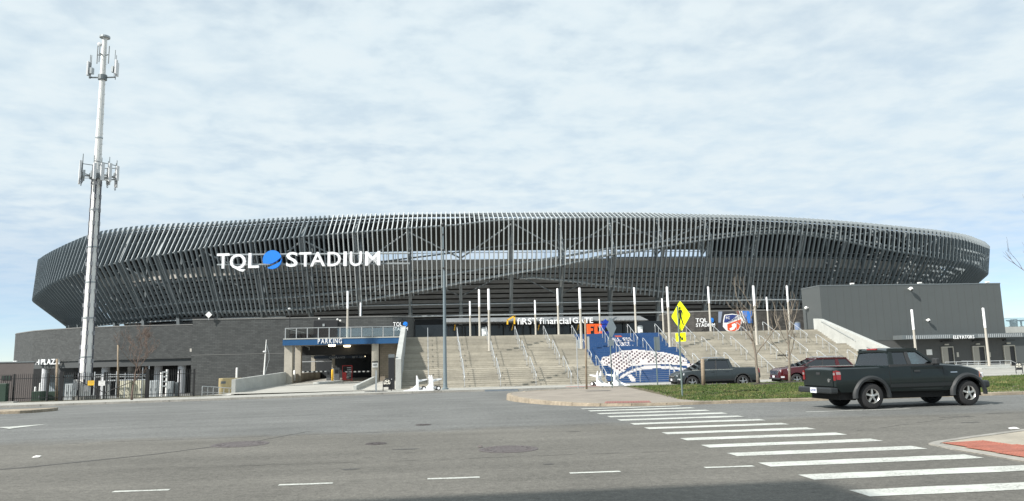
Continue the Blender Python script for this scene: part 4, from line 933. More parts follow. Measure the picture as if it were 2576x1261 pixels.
t = MB().add([(-5.72,60.6,-.6),(-5.45,60.6,-.6),(-4.75,73,-.6),(-5.02,73,-.6),(-5.72,60.6,-.08),(-5.45,60.6,-.08),(-4.75,73,.38),(-5.02,73,.38)], [(0,3,2,1),(4,5,6,7),(0,1,5,4),(1,2,6,5),(2,3,7,6),(3,0,4,7)]).build('kerb_wall', M_CONC2, bevel=.02)
tag(t, 'low pale concrete kerb wall on the right of the driveway', 'wall')
# gates of the garage: island, booth, barriers, bollard, red sign
tag(MB().prism([(-10.3,71.0,dz(71)),(-9.0,70.6,dz(71)),(-7.9,73.6,dz(73.5)),(-8.6,74.6,dz(73.5)),(-9.6,74.4,dz(73.5))], (0,0,.17)).build('traffic_island', M_CONC2, bevel=.02), 'small raised concrete island in the garage driveway', 'traffic island')
p = at(836, 958, 73.6); t = thing('bollard', 'yellow bollard in the middle of the garage entrance', 'bollard', (p.x, p.y, dz(73.6)+.17)); MB().lathe([(.001,0),(.11,0),(.11,.98),(.08,1.06),(.001,1.08)], (p.x, p.y, dz(73.6)+.16), n=14).build('post', M_YEL, t, smooth=True)
def machine(px, Y, w, h, label):
    p = at(px, 950, Y); z = dz(Y)+.02; t = thing('ticket_machine', label, 'ticket machine', (p.x, p.y, z)); MB().box(p.x-w/2, p.x+w/2, Y, Y+.4, z, z+h).build('cabinet', mat('machine_grey', (.09,.095,.10), .5), t, bevel=.02); MB().box(p.x-w*.3, p.x+w*.3, Y-.012, Y, z+h*.6, z+h*.85).build('panel', M_BLACK, t)
machine(826, 74.6, .38, 1.15, 'dark grey ticket machine left of the yellow bollard'); machine(847, 74.4, .5, 1.35, 'dark ticket machine right of the yellow bollard')
p = at(862, 955, 75); z = dz(75); t = thing('warning_board', 'red framed warning board in the garage entrance', 'sign', (p.x, 75, z))
for (xa, xb, za, zb) in ((-.05,0,0,1.5),(.85,.9,0,1.5),(0,.85,1.45,1.5),(0,.85,.1,.15)): MB().box(p.x+xa, p.x+xb, 75, 75.05, z+za+.05, z+zb+.05).build('frame', M_CRED, t)
MB().box(p.x, p.x+.35, 75.01, 75.03, z+.15, z+.9).build('panel', M_CRED, t)
for k in range(5): MB().box(p.x+.4, p.x+.8, 75.01, 75.03, z+.5+.2*k, z+.56+.2*k).build('slat', M_STEELL, t)
for (pa, pb, Y, n_, lab) in ((760, 827, 74.8, 12, 'left striped barrier arm across the garage entry'), (868, 934, 75.2, 12, 'right striped barrier arm across the garage exit')):
    a, c = at(pa, 936, Y), at(pb, 935, Y); t = thing('barrier_arm', lab, 'barrier', tuple(c))
    for k in range(n_):
        x0, x1 = a.x+(c.x-a.x)*k/n_, a.x+(c.x-a.x)*(k+1)/n_; MB().box(x0, x1, Y, Y+.05, a.z-.06, a.z+.06).build('band', M_WHITE if k % 2 == 0 else M_BLACK, t)
p = at(741, 935, 76); tag(MB().lathe([(.001,0),(.1,0),(.1,1.0),(.001,1.02)], (p.x, 76, dz(76)+.2), n=12).build('bollard', M_WHITE, smooth=True), 'white bollard at the left end of the barrier arm', 'bollard')
# notice on the garage column
a, c = at(936, 925, 73.1), at(951, 909, 73.1); t = thing('notice_board', 'small white notice on the right garage column', 'sign', tuple(a)); MB().box(a.x, c.x, 73.19, 73.22, a.z, c.z).build('board', M_WHITE, t)
MB().box(a.x, c.x, 73.17, 73.186, c.z-.12, c.z).build('bar', M_BLACK, t); MB().box(a.x+.08, c.x-.1, 73.17, 73.186, a.z+.2, a.z+.28).build('bar', M_BLACK, t)
# black slab kiosk, post on plate, bike racks with football
t = thing('info_pylon', 'tall dark pylon beside the cheek wall at the stair foot', 'pylon', (-2.75, 60.2, -.45)); MB().box(-2.98, -2.5, 60.1, 60.4, -.45, 2.02).build('body', M_BLACK, t, bevel=.01); MB().box(-2.98, -2.5, 60.09, 60.41, 2.023, 2.28).build('head', M_STEEL, t); MB().sphere((-2.72, 60.08, .35), .035, 8).build('lamp', M_WHITE, t)
p = at(946, 988, 57); z = zg(p.x, 57)+.13; t = thing('sign_post', 'short grey post on a dark base plate by the driveway', 'post', (p.x, 57, z)); MB().box(p.x-.06, p.x+.06, 56.95, 57.05, z+.02, z+1.55).build('post', M_STEELL, t); MB().lathe([(.001,0),(.85,0),(.85,.02),(.001,.025)], (p.x, 57, z+.003), n=20).build('base_plate', M_BLACK, t)
def bikerack(px, py, Y, label):
    p = at(px, py, Y); z = zg(p.x, Y)+.13; t = thing('bike_rack', label, 'bike rack', (p.x, Y, z)); r = .30
    MB().path([(p.x-r, Y, z), (p.x-r, Y, z+.62)]+[(p.x-r*math.cos(a), Y, z+.62+r*math.sin(a)) for a in np.linspace(.15, math.pi-.15, 12)]+[(p.x+r, Y, z+.62), (p.x+r, Y, z)], .03, 6).build('arch', M_BLACK, t, smooth=True)
    MB().lathe([(.001, .012), (.24, .012), (.24, -.012), (.001, -.012)], (p.x, Y, z+.60), 'Y', 20).build('disc', mat('cream', (.72, .69, .60), .6), t)
    MB().box(p.x-r, p.x+r, Y-.02, Y+.02, z+.30, z+.36).build('bar', M_BLACK, t)
    MB().box(p.x-r+.03, p.x+r-.03, Y-.03, Y-.022, z+.362, z+.5).build('band', M_BLACK, t)
    b = MB()
    for k in range(5): a = math.pi/2+k*2*math.pi/5; b.prism([(p.x+.17*math.cos(a)+.055*math.cos(q), Y-.014, z+.62+.17*math.sin(a)+.055*math.sin(q)) for q in np.linspace(0, 2*math.pi, 6)[:-1]], (0,-.006,0))
    b.prism([(p.x+.07*math.cos(q), Y-.014, z+.62+.07*math.sin(q)) for q in np.linspace(0, 2*math.pi, 6)[:-1]], (0,-.006,0)); b.build('ball_pattern', M_BLACK, t)
bikerack(974, 984, 57.6, 'black bike rack with football disc beside the dark pylon'); bikerack(2567, 957, 57.6, 'black bike rack with football disc at the right edge')

# ------------------------------------------------------------------ elevator building
M_ELEV = mat('elevator_panel', (.082, .092, .093), .6, var=.03, vscale=.6)
ev = thing('elevator_building', 'large plain dark grey elevator block right of the stairs', 'building', (58, 84, -.45))
XL, XR, ZT = 46.25, 69.5, 9.42
MB().prism([(XL,84,2.9),(XR,84,2.9),(XR,84,ZT),(XL,84,ZT)], (0,4.4,0)).build('upper_block', M_ELEV, ev)
MB().box(XL-.03, XR+.03, 83.97, 88.43, ZT+.003, ZT+.14).build('roof_edge', M_STEEL, ev)
for i in range(1, 24): MB().box(XL+i*.97, XL+i*.97+.012, 83.992, 84, 3.0, ZT).build('panel_joint', mat('joint', (.075,.075,.072), .7), ev)
MB().box(XL+.01, XR, 84.03, 88.3, -.6, 2.9).build('lower_wall', mat('elev_lower', (.075,.077,.076), .65, var=.05), ev)
MB().box(XL-.01, XL+.5, 83.9, 88.35, 3.9, 4.5).build('base_band', M_BRICKB, ev)
MB().box(54.9, 76, 82.2, 83.99, 2.93, 3.42).build('canopy', M_STEEL, ev)
n_b = 0
for px in list(np.arange(2280, 2392, 4.9))+list(np.arange(2462, 2574, 4.9)):
    p = at(px, 848, 82.2); MB().box(p.x, p.x+.075, 82.16, 82.196, 2.97, 3.36).build('fascia_bar', M_RAIL, ev)
t = thing('canopy_sign', 'white ELEVATORS letters on the canopy fascia', 'sign', tuple(at(2425, 852, 82.1))); a = at(2399, 852.5, 82.12)
letters(t, 'ELEVATORS', a, at(2451, 851, 82.12).x-a.x, .38, (1,0,0), (0,0,1), .05, M_SIGN, gap=.26)
M_DOOR = mat('elev_door', (.33, .31, .27), .45, metal=.3); M_FRAME = mat('elev_frame', (.50, .48, .42), .5)
for px0, px1, pt in ((2368, 2398, 875), (2446, 2477, 873.5), (2524, 2553, 871.5)):
    a, c = at(px0, pt, 83.9), at(px1, pt, 83.9); zt = a.z; zb = -.45
    d = MB().box(a.x+.1, (a.x+c.x)/2+.05, 83.9, 84.02, zb, zt).build('elevator_door', M_DOOR, ev)
    MB().box((a.x+c.x)/2+.055, c.x-.08, 83.95, 84.02, zb, zt).build('door_leaf', M_BLACK, d)
    MB().box(a.x, c.x, 83.86, 84.02, zt+.003, zt+.12).build('frame', M_FRAME, d); MB().box(c.x-.07, c.x, 83.86, 84.02, zb, zt).build('frame', M_FRAME, d); MB().box(a.x, a.x+.09, 83.86, 84.02, zb, zt).build('frame', M_FRAME, d)
    MB().box((a.x+c.x)/2-.25, (a.x+c.x)/2+.25, 83.9, 84.0, zt+.28, zt+.44).build('indicator', M_FRAME, d)
    MB().box((a.x+c.x)/2-.7, (a.x+c.x)/2+.7, 83.7, 84.0, 2.55, 2.65).build('soffit_light', M_BLACK, d)
for px in (2410, 2490): p = at(px, 893, 83.95); MB().box(p.x-.13, p.x+.13, 83.97, 84.02, p.z-.25, p.z+.3).build('call_panel', M_FRAME, ev)
p = at(2338, 888, 83.9); MB().box(p.x-.3, p.x+.4, 83.95, 84.02, p.z-.25, p.z+.4).build('poster', M_WHITE, ev)
def dome_cam(px, py, Y, r, label, left=False):
    p = at(px, py, Y); t = thing('security_camera', label, 'camera', tuple(p))
    MB().sphere(p, r, 12).build('dome', M_WHITE, t, smooth=True); MB().tube(p+Vector((0, r*.3, r*.2)), Vector((p.x, 84.02, p.z+r*.2)) if not left else Vector((XL+.02, p.y, p.z+r*.2)), r*.35, n=8).build('bracket', M_WHITE, t)
    MB().sphere(p+Vector((0, -r*.5, -r*.45)), r*.6, 10).build('lens', M_BLACK, t, smooth=True)
dome_cam(2292, 727, 83.5, .24, 'white security camera high on the elevator block wall'); dome_cam(2336, 806, 83.6, .2, 'white dome camera on the elevator block wall above the canopy')
p = at(2022, 775, 87); t = thing('security_camera', 'white dome camera on the left side of the elevator block', 'camera', tuple(p)); MB().sphere((XL-.28, 87, p.z), .2, 12).build('dome', M_WHITE, t, smooth=True); MB().tube((XL-.2, 87, p.z), (XL+.02, 87, p.z), .07, n=8).build('bracket', M_WHITE, t)
for i, px in enumerate((2145, 2315, 2486)):
    p = at(px, 714, 84); t = thing('roof_floodlight', f'small white floodlight on the elevator block roof edge, {ORD[i]} from the left', 'floodlight', (p.x, 84.1, ZT+.1), 0, 'roof edge floodlights'); MB().box(p.x-.2, p.x+.2, 83.95, 84.3, ZT+.17, ZT+.34).build('head', M_WHITE, t, bevel=.03); MB().box(p.x-.05, p.x+.05, 84.1, 84.2, ZT+.14, ZT+.17).build('bracket', M_STEEL, t)
# ramp, planter and railing before the elevators
a, c = at(2455, 940, 73.5), at(2545, 940, 73.5)
tag(MB().box(a.x-9, c.x, 73.5, 73.8, -.5, -.02).box(a.x, c.x-.2, 72.6, 73.49, -.5, -.28).build('ramp_wall', M_CONC2, bevel=.02), 'low pale concrete ramp wall before the elevators', 'wall')
tag(MB().box(c.x+.2, c.x+1.2, 71.4, 71.9, -.5, -.25).box(c.x+.35, c.x+1.6, 71.0, 71.39, -.5, -.38).build('steps', M_CONC), 'short concrete steps beside the ramp wall at the right', 'steps')
t = thing('ramp_railing', 'galvanised railing on the ramp before the elevators', 'railing', (60, 74, 0)); zt = .36
xa, xb = at(2378, 912, 73.65).x, at(2543, 911, 73.65).x
MB().path([(xa, 73.65, zt), (xb, 73.65, zt), (xb+1.0, 73.65, -.12)], .03, 6).build('top_rail', M_RAIL, t); MB().path([(xa, 73.65, .1), (xb, 73.65, .1)], .02, 6).build('mid_rail', M_RAIL, t); MB().path([(xa+3, 75.2, .42), (xb-1, 75.2, .30)], .02, 6).build('mid_rail', M_RAIL, t); MB().path([(xa+3, 75.2, .15), (xb-1, 75.2, .05)], .02, 6).build('mid_rail', M_RAIL, t)
for x in np.linspace(xa, xb, 7): MB().tube((x, 73.65, -.05), (x, 73.65, zt), .025, n=6).build('post', M_RAIL, t)
# deck at the right edge with glass and high tables
t = thing('terrace', 'pale concrete terrace slab with glass railing at the right edge', 'terrace', (85, 95, 3.7)); MB().box(74, 110, 95, 106, 3.72, 4.55).build('slab', M_CONC2, t); MB().box(74, 110, 95.05, 95.08, 4.56, 5.7).build('pane', M_PANE, t); MB().box(74, 110, 95.0, 95.12, 5.7, 5.76).build('rail', M_RAIL, t); MB().box(73.2, 110, 96, 100, -.5, 3.7).build('wall', M_ELEV, t)
MB().prism([(76.5,88.5,-.5),(77.8,88.5,-.5),(78.8,88.5,3.7),(77.2,88.5,3.7),(76.4,88.5,1.2)], (0,.6,0)).build('pier', M_CONC2, t)
for px, w in ((2541, .5), (2568, .6)):
    p = at(px, 806, 96.5); q = thing('high_table', 'dark high table on the terrace, ' + ('left one' if px < 2550 else 'right one'), 'table', (p.x, 96.5, 4.55), 0, 'high tables on the terrace'); MB().lathe([(.001, 0), (.38, 0), (.1, .15), (.12, .75), (w, .85), (w, .95), (.001, .95)], (p.x, 96.5, 4.55), n=14).build('table', M_BLACK, q)
p = at(2550, 800, 97); tag(MB().lathe([(.001,0),(.4,0),(.42,1.1),(.001,1.12)], (p.x, 97, 4.55), n=16).build('bin', M_STEEL), 'grey bin between the high tables on the terrace', 'bin')

# ------------------------------------------------------------------ vehicles
M_TYRE = mat('tyre_rubber', (.022, .022, .023), .85, bump=.3, bscale=60); M_RIM = mat('alloy_rim', (.62, .62, .60), .28, metal=.85); M_RIMD = mat('dark_rim', (.10, .10, .105), .35, metal=.6)
M_CHRM = mat('chrome', (.75, .75, .76), .12, metal=1.0); M_TRIM = mat('black_trim', (.03, .032, .034), .6); M_UNDER = mat('underbody', (.012, .012, .012), .9)
M_TAIL = mat('tail_red', (.15, .007, .009), .25, emit=((1, .03, .02), .05), coat=.5); M_TAILO = mat('tail_red_off', (.30, .018, .02), .25, coat=.6); M_AMB = mat('amber', (.70, .16, .03), .3, coat=.5); M_HEAD = mat('head_lamp', (.72, .75, .78), .12, metal=.4, coat=.8)
M_CLEAR = mat('lamp_clear', (.24, .19, .19), .2, coat=.6); M_SEAT = mat('seat_fabric', (.035, .036, .04), .9); M_PLATE = mat('plate_white', (.72, .74, .78), .5)
G_CAR = glassmat('car_glass', (.42, .52, .50), .17); G_DARK = glassmat('car_glass_dark', (.06, .065, .07), .10)
def wheel(root, x, y, r, w, side, rim, spokes=5, rr=.60):
    """tyre with tread shoulders, alloy rim with spokes and hub; side = -1 or +1 is outwards"""
    prof_ = [(r*rr, -w*.5), (r*.86, -w*.52), (r*.96, -w*.44), (r, -w*.32), (r, w*.32), (r*.96, w*.44), (r*.86, w*.52), (r*rr, w*.5)]
    t = MB().lathe(prof_, (x, y, r), 'Y', 36, closed=True).build('wheel', M_TYRE, root, local=True); smooth_by_angle(t.data, 35)
    yo = y+side*w*.46
    R = MB(); R.lathe([(r*rr*1.0, side*.02), (r*rr*1.0, -side*.07), (r*rr*.90, -side*.09), (r*rr*.86, -side*.05), (r*rr*.93, side*.0)], (x, yo, r), 'Y', 32, closed=True)
    for k in range(spokes):
        a = k*2*math.pi/spokes+.3; c, s_ = math.cos(a), math.sin(a); R.obox((x+c*r*rr*.52, yo-side*.02, r+s_*r*rr*.52), (c*r*rr*.42, 0, s_*r*rr*.42), (-s_*r*rr*.13, 0, c*r*rr*.13), (0, .025, 0))
    R.lathe([(.001, .03*side), (r*rr*.26, .025*side), (r*rr*.30, -.03*side)], (x, yo, r), 'Y', 18)
    o = R.build('rim', rim, t, local=True); smooth_by_angle(o.data, 40)
    MB().lathe([(.001, 0), (r*rr*.92, 0)], (x, yo-side*.085, r), 'Y', 24).build('brake_disc', M_UNDER, t, local=True)
def car(name, label, cat, loc, rz, sp):
    root = thing(name, label, cat, loc, rz); OFF[root.name] = (0,0,0)
    hw, paint = sp['hw'], sp['paint']; xr, xf = sp['ends']; sill = sp['sill']; ar = sp['arch']; wb = sp['wb']
    # ---- lower body as a smooth grid
    xs = set(np.linspace(xr, xf, 40))
    for xc in (0, wb):
        for a in np.linspace(-1, 1, 15): xs.add(xc+ar*math.sin(a*math.pi/2)*.9995)
    xs = sorted(xs); rows = 9; topx, topz = zip(*sp['top'])
    px_, pw = zip(*sp['plan']); bx, bz = zip(*sp['bottom'])
    def zb(x):
        z = float(np.interp(x, bx, bz))
        for xc in (0, wb):
            if abs(x-xc) < ar: z = max(z, sp['r']+math.sqrt(ar*ar-(x-xc)**2)*sp.get('ah', 1.0)-.02)
        return z
    def prow(x):
        z0, z1 = zb(x), float(np.interp(x, topx, topz)); w = hw*float(np.interp(x, px_, pw)); out = []
        for k in range(rows):
            t = k/(rows-1); z = z0+(z1-z0)*(t if k < rows-1 else 1.0)
            u = (z-sill)/max(.2, z1-sill); wk = w*(1-.055*max(0, (u-.45)/.55)**2-.045*max(0, (.35-u)/.35)**2)
            if k == rows-1: wk -= .045; 
            if k == rows-2: z = z1-.035; wk += .0
            out.append((wk, z))
        return out
    v = []; n = len(xs); f = []; cc = 5
    for x in xs:
        pr = prow(x)
        L_ = [(x, -w, z) for w, z in pr]; w1, z1 = pr[-1]; T_ = [(x, w1*(2*k/(cc+1)-1), z1+.02*(1-(2*k/(cc+1)-1)**2)) for k in range(1, cc+1)]; R_ = [(x, w, z) for w, z in reversed(pr)]
        v += L_+T_+R_
    K = 2*rows+cc
    for i in range(n-1): f += [(i*K+k, i*K+k+1, (i+1)*K+k+1, (i+1)*K+k) for k in range(K-1)]
    f += [(i*K+K-1, i*K, (i+1)*K, (i+1)*K+K-1) for i in range(n-1) if False]
    for e in (0, (n-1)*K):
        for k in range(rows-1): f.append((e+k, e+k+1, e+K-2-k, e+K-1-k))
        f.append(tuple(e+rows-1+k for k in range(cc+2)))
    body = MB().add(v, f).build('body', paint, root, local=True)
    if sp.get('bed'):
        b = bmesh.new(); b.from_mesh(body.data); x0, x1 = sp['bed']
        fs = [q for q in b.faces if q.normal.z > .8 and all(x0-.001 <= w.co.x <= x1+.03 for w in q.verts) and all(abs(w.co.y) < hw*.92 for w in q.verts)]
        r_ = bmesh.ops.extrude_face_region(b, geom=fs); bmesh.ops.translate(b, vec=(0,0,-.42), verts=[q for q in r_['geom'] if isinstance(q, bmesh.types.BMVert)]); bmesh.ops.delete(b, geom=fs, context='FACES'); b.to_mesh(body.data); b.free()
    smooth_by_angle(body.data, 32)
    MB().box(xr+.15, xf-.15, -hw*.80, hw*.80, sp['r']*.75, sill+.16).build('underbody', M_UNDER, root, local=True)
    # ---- greenhouse
    g_ = sp['cab']; zb_, zr_, wb_, wr_ = g_['zb'], g_['zr'], g_['wb'], g_['wr']; (b0, b1), (r0, r1) = g_['belt'], g_['roof']
    def S3(x0, x1, t, s_): return Vector((x0+(x1-x0)*t, s_*(wb_+(wr_-wb_)*t), zb_+(zr_-zb_)*t))
    nx_, ny_ = 14, 9; v = []
    for i in range(nx_):
        x = r0-.06+(r1+.08-r0+.06)*i/(nx_-1); e = 1-abs(2*i/(nx_-1)-1)**6
        for j in range(ny_):
            y = (2*j/(ny_-1)-1); v.append((x, y*(wr_+.03)*(0.97+.03*e), zr_-.015+.055*(1-abs(y)**3)*(.55+.45*e)-.03*(1-e)))
    f = [(i*ny_+j, i*ny_+j+1, (i+1)*ny_+j+1, (i+1)*ny_+j) for i in range(nx_-1) for j in range(ny_-1)]; k0 = len(v)
    v += [(a, c, d-.07) for a, c, d in v]; f += [tuple(k0+q for q in reversed(fc)) for fc in f[:(nx_-1)*(ny_-1)]]
    edge = [(i*ny_) for i in range(nx_)]; 
    for i in range(nx_-1): f += [(i*ny_, (i+1)*ny_, k0+(i+1)*ny_, k0+i*ny_), (i*ny_+ny_-1, k0+i*ny_+ny_-1, k0+(i+1)*ny_+ny_-1, (i+1)*ny_+ny_-1)]
    for j in range(ny_-1): f += [(j, k0+j, k0+j+1, j+1), ((nx_-1)*ny_+j, (nx_-1)*ny_+j+1, k0+(nx_-1)*ny_+j+1, k0+(nx_-1)*ny_+j)]
    o = MB().add(v, f).build('roof', paint, root, local=True); smooth_by_angle(o.data, 50)
    for s_ in (-1, 1):
        for (xa, xb, ta, tb, m_) in g_['pillars']:      # belt from xa..xb to roof ta..tb
            q = [S3(xa, ta, 0, s_), S3(xb, tb, 0, s_), S3(xb, tb, 1, s_), S3(xa, ta, 1, s_)]
            MB().prism([p+Vector((0, 0, -.04 if k < 2 else .0)) for k, p in enumerate(q)], (0, -s_*.06, 0)).build('pillar', paint if m_ else M_TRIM, root, local=True)
        for (xa, xb, ta, tb, gm) in g_['panes']:
            q = [S3(xa, ta, .03, s_), S3(xb, tb, .03, s_), S3(xb, tb, .93, s_), S3(xa, ta, .93, s_)]
            MB().prism([p+Vector((0, -s_*.03, 0)) for p in q], (0, -s_*.006, 0)).build('side_window', gm, root, local=True)
        lo = [S3(b0, r0, 0, s_), S3(b1, r1, 0, s_)]; MB().obox((lo[0]+lo[1])/2+Vector((0, -s_*.02, .0)), (lo[1]-lo[0])/2, (0, .025, 0), (0, 0, .035)).build('belt_line', g_.get('belt_m', M_TRIM), root, local=True)
        hi = [S3(b0, r0, .96, s_), S3(b1, r1, .96, s_)]; MB().obox((hi[0]+hi[1])/2, (hi[1]-hi[0])/2, (0, .03, 0), (0, 0, .04)).build('roof_rail', paint, root, local=True)
    for (xb_, xr2, nm, gm) in ((b1, r1, 'windscreen', G_CAR), (b0, r0, 'rear_window', g_.get('rear_glass', G_CAR))):
        q = [Vector((xb_, -wb_*.94, zb_)), Vector((xb_, wb_*.94, zb_)), Vector((xr2, wr_*.93, zr_-.04)), Vector((xr2, -wr_*.93, zr_-.04))]
        MB().prism(q, (.006, 0, 0)).build(nm, gm, root, local=True)
    # seats
    for sx in g_['seats']:
        for sy in (-.38, .38):
            s1 = MB().box(sx-.25, sx+.28, sy-.26, sy+.26, zb_-.55, zb_-.42).obox((sx-.30, sy, zb_-.12), (.07, 0, .02), (0, .25, 0), (-.06, 0, .36)).build('seat', M_SEAT, root, local=True, bevel=.03)
            MB().box(sx-.42, sx-.33, sy-.13, sy+.13, zb_+.26, zb_+.46).build('headrest', M_SEAT, s1, local=True, bevel=.03)
    MB().box(b1-.75, b1-.1, -wb_*.9, wb_*.9, zb_-.35, zb_-.02).build('dashboard', M_SEAT, root, local=True, bevel=.05)
    MB().box(b0+.05, b1-.1, -wb_*.93, wb_*.93, .45, .60).build('cabin_floor', M_UNDER, root, local=True)
    # wheels
    for xc in (0, wb):
        for s_ in (-1, 1): wheel(root, xc, s_*(hw-.135), sp['r'], sp['tw'], s_, sp['rim'], sp.get('spokes', 5), sp.get('rr', .6))
    # mirrors
    for s_ in (-1, 1):
        mx_ = g_['mirror']; m_ = MB().obox((mx_, s_*(wb_+.13), zb_+.10), (.06, 0, 0), (0, .10, 0), (0, 0, .085)).build('mirror', M_TRIM if sp.get('trim_mirror', 1) else paint, root, local=True, bevel=.03); MB().box(mx_-.04, mx_+.04, min(s_*(wb_-.03), s_*(wb_+.05)), max(s_*(wb_-.03), s_*(wb_+.05)), zb_, zb_+.06).build('mirror_arm', M_TRIM, m_, local=True)
    return root, hw, zb, prow
def side_strip(root, prow, hw, name, x, z0, z1, m, s_, w=.006):
    """thin dark gap following the flank"""
    pr = prow(x); pts = [(x, s_*(np.interp(z, [q[1] for q in pr], [q[0] for q in pr])+.002), z) for z in np.linspace(z0, z1, 6)]
    b = MB(); v = []
    for (a, c, d) in pts: v += [(a-w, c, d), (a+w, c, d)]
    b.add(v, [(2*i, 2*i+1, 2*i+3, 2*i+2) for i in range(5)]).build(name, m, root, local=True)
def flank(root, prow, name, pts, m, s_, proud=.006):
    """panel lying on the flank: outline in (x, z)"""
    q = [(x, s_*(np.interp(z, [k[1] for k in prow(x)], [k[0] for k in prow(x)])+proud), z) for x, z in pts]
    return MB().prism(q, (0, -s_*.02, 0)).build(name, m, root, local=True)

# ---- dark green-black pickup driving right
P_DK = mat('pickup_paint', (.0055, .0105, .0105), .30, spec=.35, var=.15, vscale=3, coat=.28)
sp = dict(hw=.875, paint=P_DK, ends=(-1.10, 3.86), sill=.46, arch=.50, ah=.98, r=.372, tw=.25, wb=3.17, rim=M_RIM, spokes=5, rr=.56,
  top=[(-1.10, 1.13), (-1.07, 1.19), (.62, 1.20), (.7, 1.22), (2.2, 1.24), (2.4, 1.235), (3.0, 1.19), (3.45, 1.11), (3.7, 1.02), (3.82, .90), (3.86, .82)],
  plan=[(-1.10, .965), (-1.03, 1.0), (2.6, 1.0), (3.3, .975), (3.6, .92), (3.78, .83), (3.86, .74)], bottom=[(-1.10, .66), (-1.0, .50), (3.4, .46), (3.7, .55), (3.86, .62)], bed=(-1.0, .55),
  cab=dict(zb=1.22, zr=1.70, wb=.835, wr=.665, belt=(.66, 2.30), roof=(.76, 1.66), seats=(1.55,), mirror=2.08, rear_glass=glassmat('cab_rear_glass', (.40, .46, .48), .10),
    pillars=[(.66, .80, .76, .88, 1), (1.28, 1.40, 1.27, 1.37, 0), (2.18, 2.30, 1.58, 1.66, 1)], panes=[(.80, 1.28, .88, 1.27, G_DARK), (1.40, 2.18, 1.37, 1.58, G_CAR)]))
TR = Vector((12.72, 21.62, 0)); tr, hw, zbf, prow = car('pickup_truck', 'dark green-black older pickup truck driving right along the street', 'pickup truck', TR, rad(3.5), sp)
for s_ in (-1, 1):
    for xc in (0, 3.17):      # flared arches
        b = MB(); v = []
        for a in np.linspace(rad(-4), rad(184), 22):
            for (rr_, yy, zz_) in ((.49, hw-.03, 0), (.50, hw+.055, 0), (.56, hw+.06, 0), (.60, hw+.02, 0), (.62, hw-.03, 0)):
                v.append((xc+math.cos(a)*rr_, s_*yy, .36+math.sin(a)*rr_*.98))
        b.add(v, [(i*5+k, i*5+k+1, i*5+6+k, i*5+5+k) for i in range(21) for k in range(4)]); o = b.build('wheel_arch', mat('flare_grey', (.022, .025, .027), .6), tr, local=True); smooth_by_angle(o.data, 50)
    flank(tr, prow, 'side_moulding', [(.60, .60), (2.62, .60), (2.62, .70), (.60, .70)], mat('moulding', (.013, .016, .017), .5), s_, .012)
    d = flank(tr, prow, 'door', [(1.34, .52), (2.30, .52), (2.36, .70), (2.38, 1.17), (1.34, 1.17)], P_DK, s_, .007); flank(tr, prow, 'handle', [(1.42, 1.03), (1.60, 1.03), (1.60, 1.08), (1.42, 1.08)], M_TRIM, s_, .03)
    side_strip(tr, prow, hw, 'panel_gap', .62, .55, 1.19, M_UNDER, s_, .010); side_strip(tr, prow, hw, 'panel_gap', 1.33, .52, 1.2, M_UNDER, s_); side_strip(tr, prow, hw, 'panel_gap', 2.39, .56, 1.19, M_UNDER, s_)
    tl = flank(tr, prow, 'tail_light', [(-1.08, .86), (-.97, .86), (-.95, 1.0), (-.97, 1.10), (-1.08, 1.13)], M_TAIL, s_, .012); flank(tr, prow, 'lens', [(-1.08, 1.005), (-.955, 1.005), (-.96, 1.075), (-1.08, 1.085)], M_CLEAR, s_, .016)
    ya, yb = sorted((s_*(hw-.125), s_*(hw-.035))); MB().box(-1.12, -1.085, ya, yb, .84, 1.11).build('tail_light', M_TAIL, tr, local=True); MB().box(-1.126, -1.121, ya, yb, .99, 1.06).build('lens', M_CLEAR, tr, local=True)
    flank(tr, prow, 'corner_light', [(3.66, .83), (3.82, .80), (3.80, .93), (3.70, .99)], M_AMB, s_, .012); flank(tr, prow, 'badge', [(2.62, .98), (2.85, .98), (2.85, 1.0), (2.62, 1.0)], M_CHRM, s_)
    ya, yb = sorted((s_*.30, s_*.70)); MB().box(3.80, 3.87, ya, yb, .80, .95).build('headlight', M_HEAD, tr, local=True, bevel=.02)
tg = MB().box(-1.118, -1.10, -.70, .70, .66, 1.13).build('tailgate', P_DK, tr, local=True, bevel=.012); MB().box(-1.13, -1.12, -.10, .10, 1.0, 1.07).build('handle', M_TRIM, tg, local=True); MB().lathe([(.001, 0), (.055, 0), (.055, .01), (.001, .01)], (-1.13, -.52, .84), 'X', 16).build('badge', M_CHRM, tg, local=True)
bu = MB().box(-1.31, -1.06, -.86, .86, .47, .64).build('rear_bumper', mat('bumper_dark', (.02, .023, .025), .45), tr, local=True, bevel=.04)
pl = MB().box(-1.322, -1.313, -.16, .16, .475, .625).build('license_plate', M_PLATE, bu, local=True)
letters(bu, 'GVN 1870', (-1.324, .13, .52), .26, .07, (0, -1, 0), (0, 0, 1), .004, M_NAVY, gap=.16)
MB().box(3.72, 3.98, -.80, .80, .50, .72).build('front_bumper', MATS['bumper_dark'], tr, local=True, bevel=.06)
MB().box(3.82, 3.872, -.28, .28, .80, .95).build('grille', M_TRIM, tr, local=True)
MB().box(.70, .76, -.22, .22, 1.685, 1.73).build('brake_light', M_TAILO, tr, local=True, bevel=.01)
MB().obox((3.0, 0, 1.215), (.35, 0, -.03), (0, .22, 0), (.003, 0, .02)).build('hood_scoop', P_DK, tr, local=True, bevel=.015)
MB().lathe([(.001,-.14),(.13,-.10),(.14,.10),(.001,.14)], (0, .1, .34), 'Y', 14).build('differential', M_UNDER, tr, local=True); MB().tube((0, -.7, .37), (0, .7, .37), .05, n=8).build('axle', M_UNDER, tr, local=True); MB().tube((3.17, -.7, .37), (3.17, .7, .37), .05, n=8).build('axle', M_UNDER, tr, local=True)
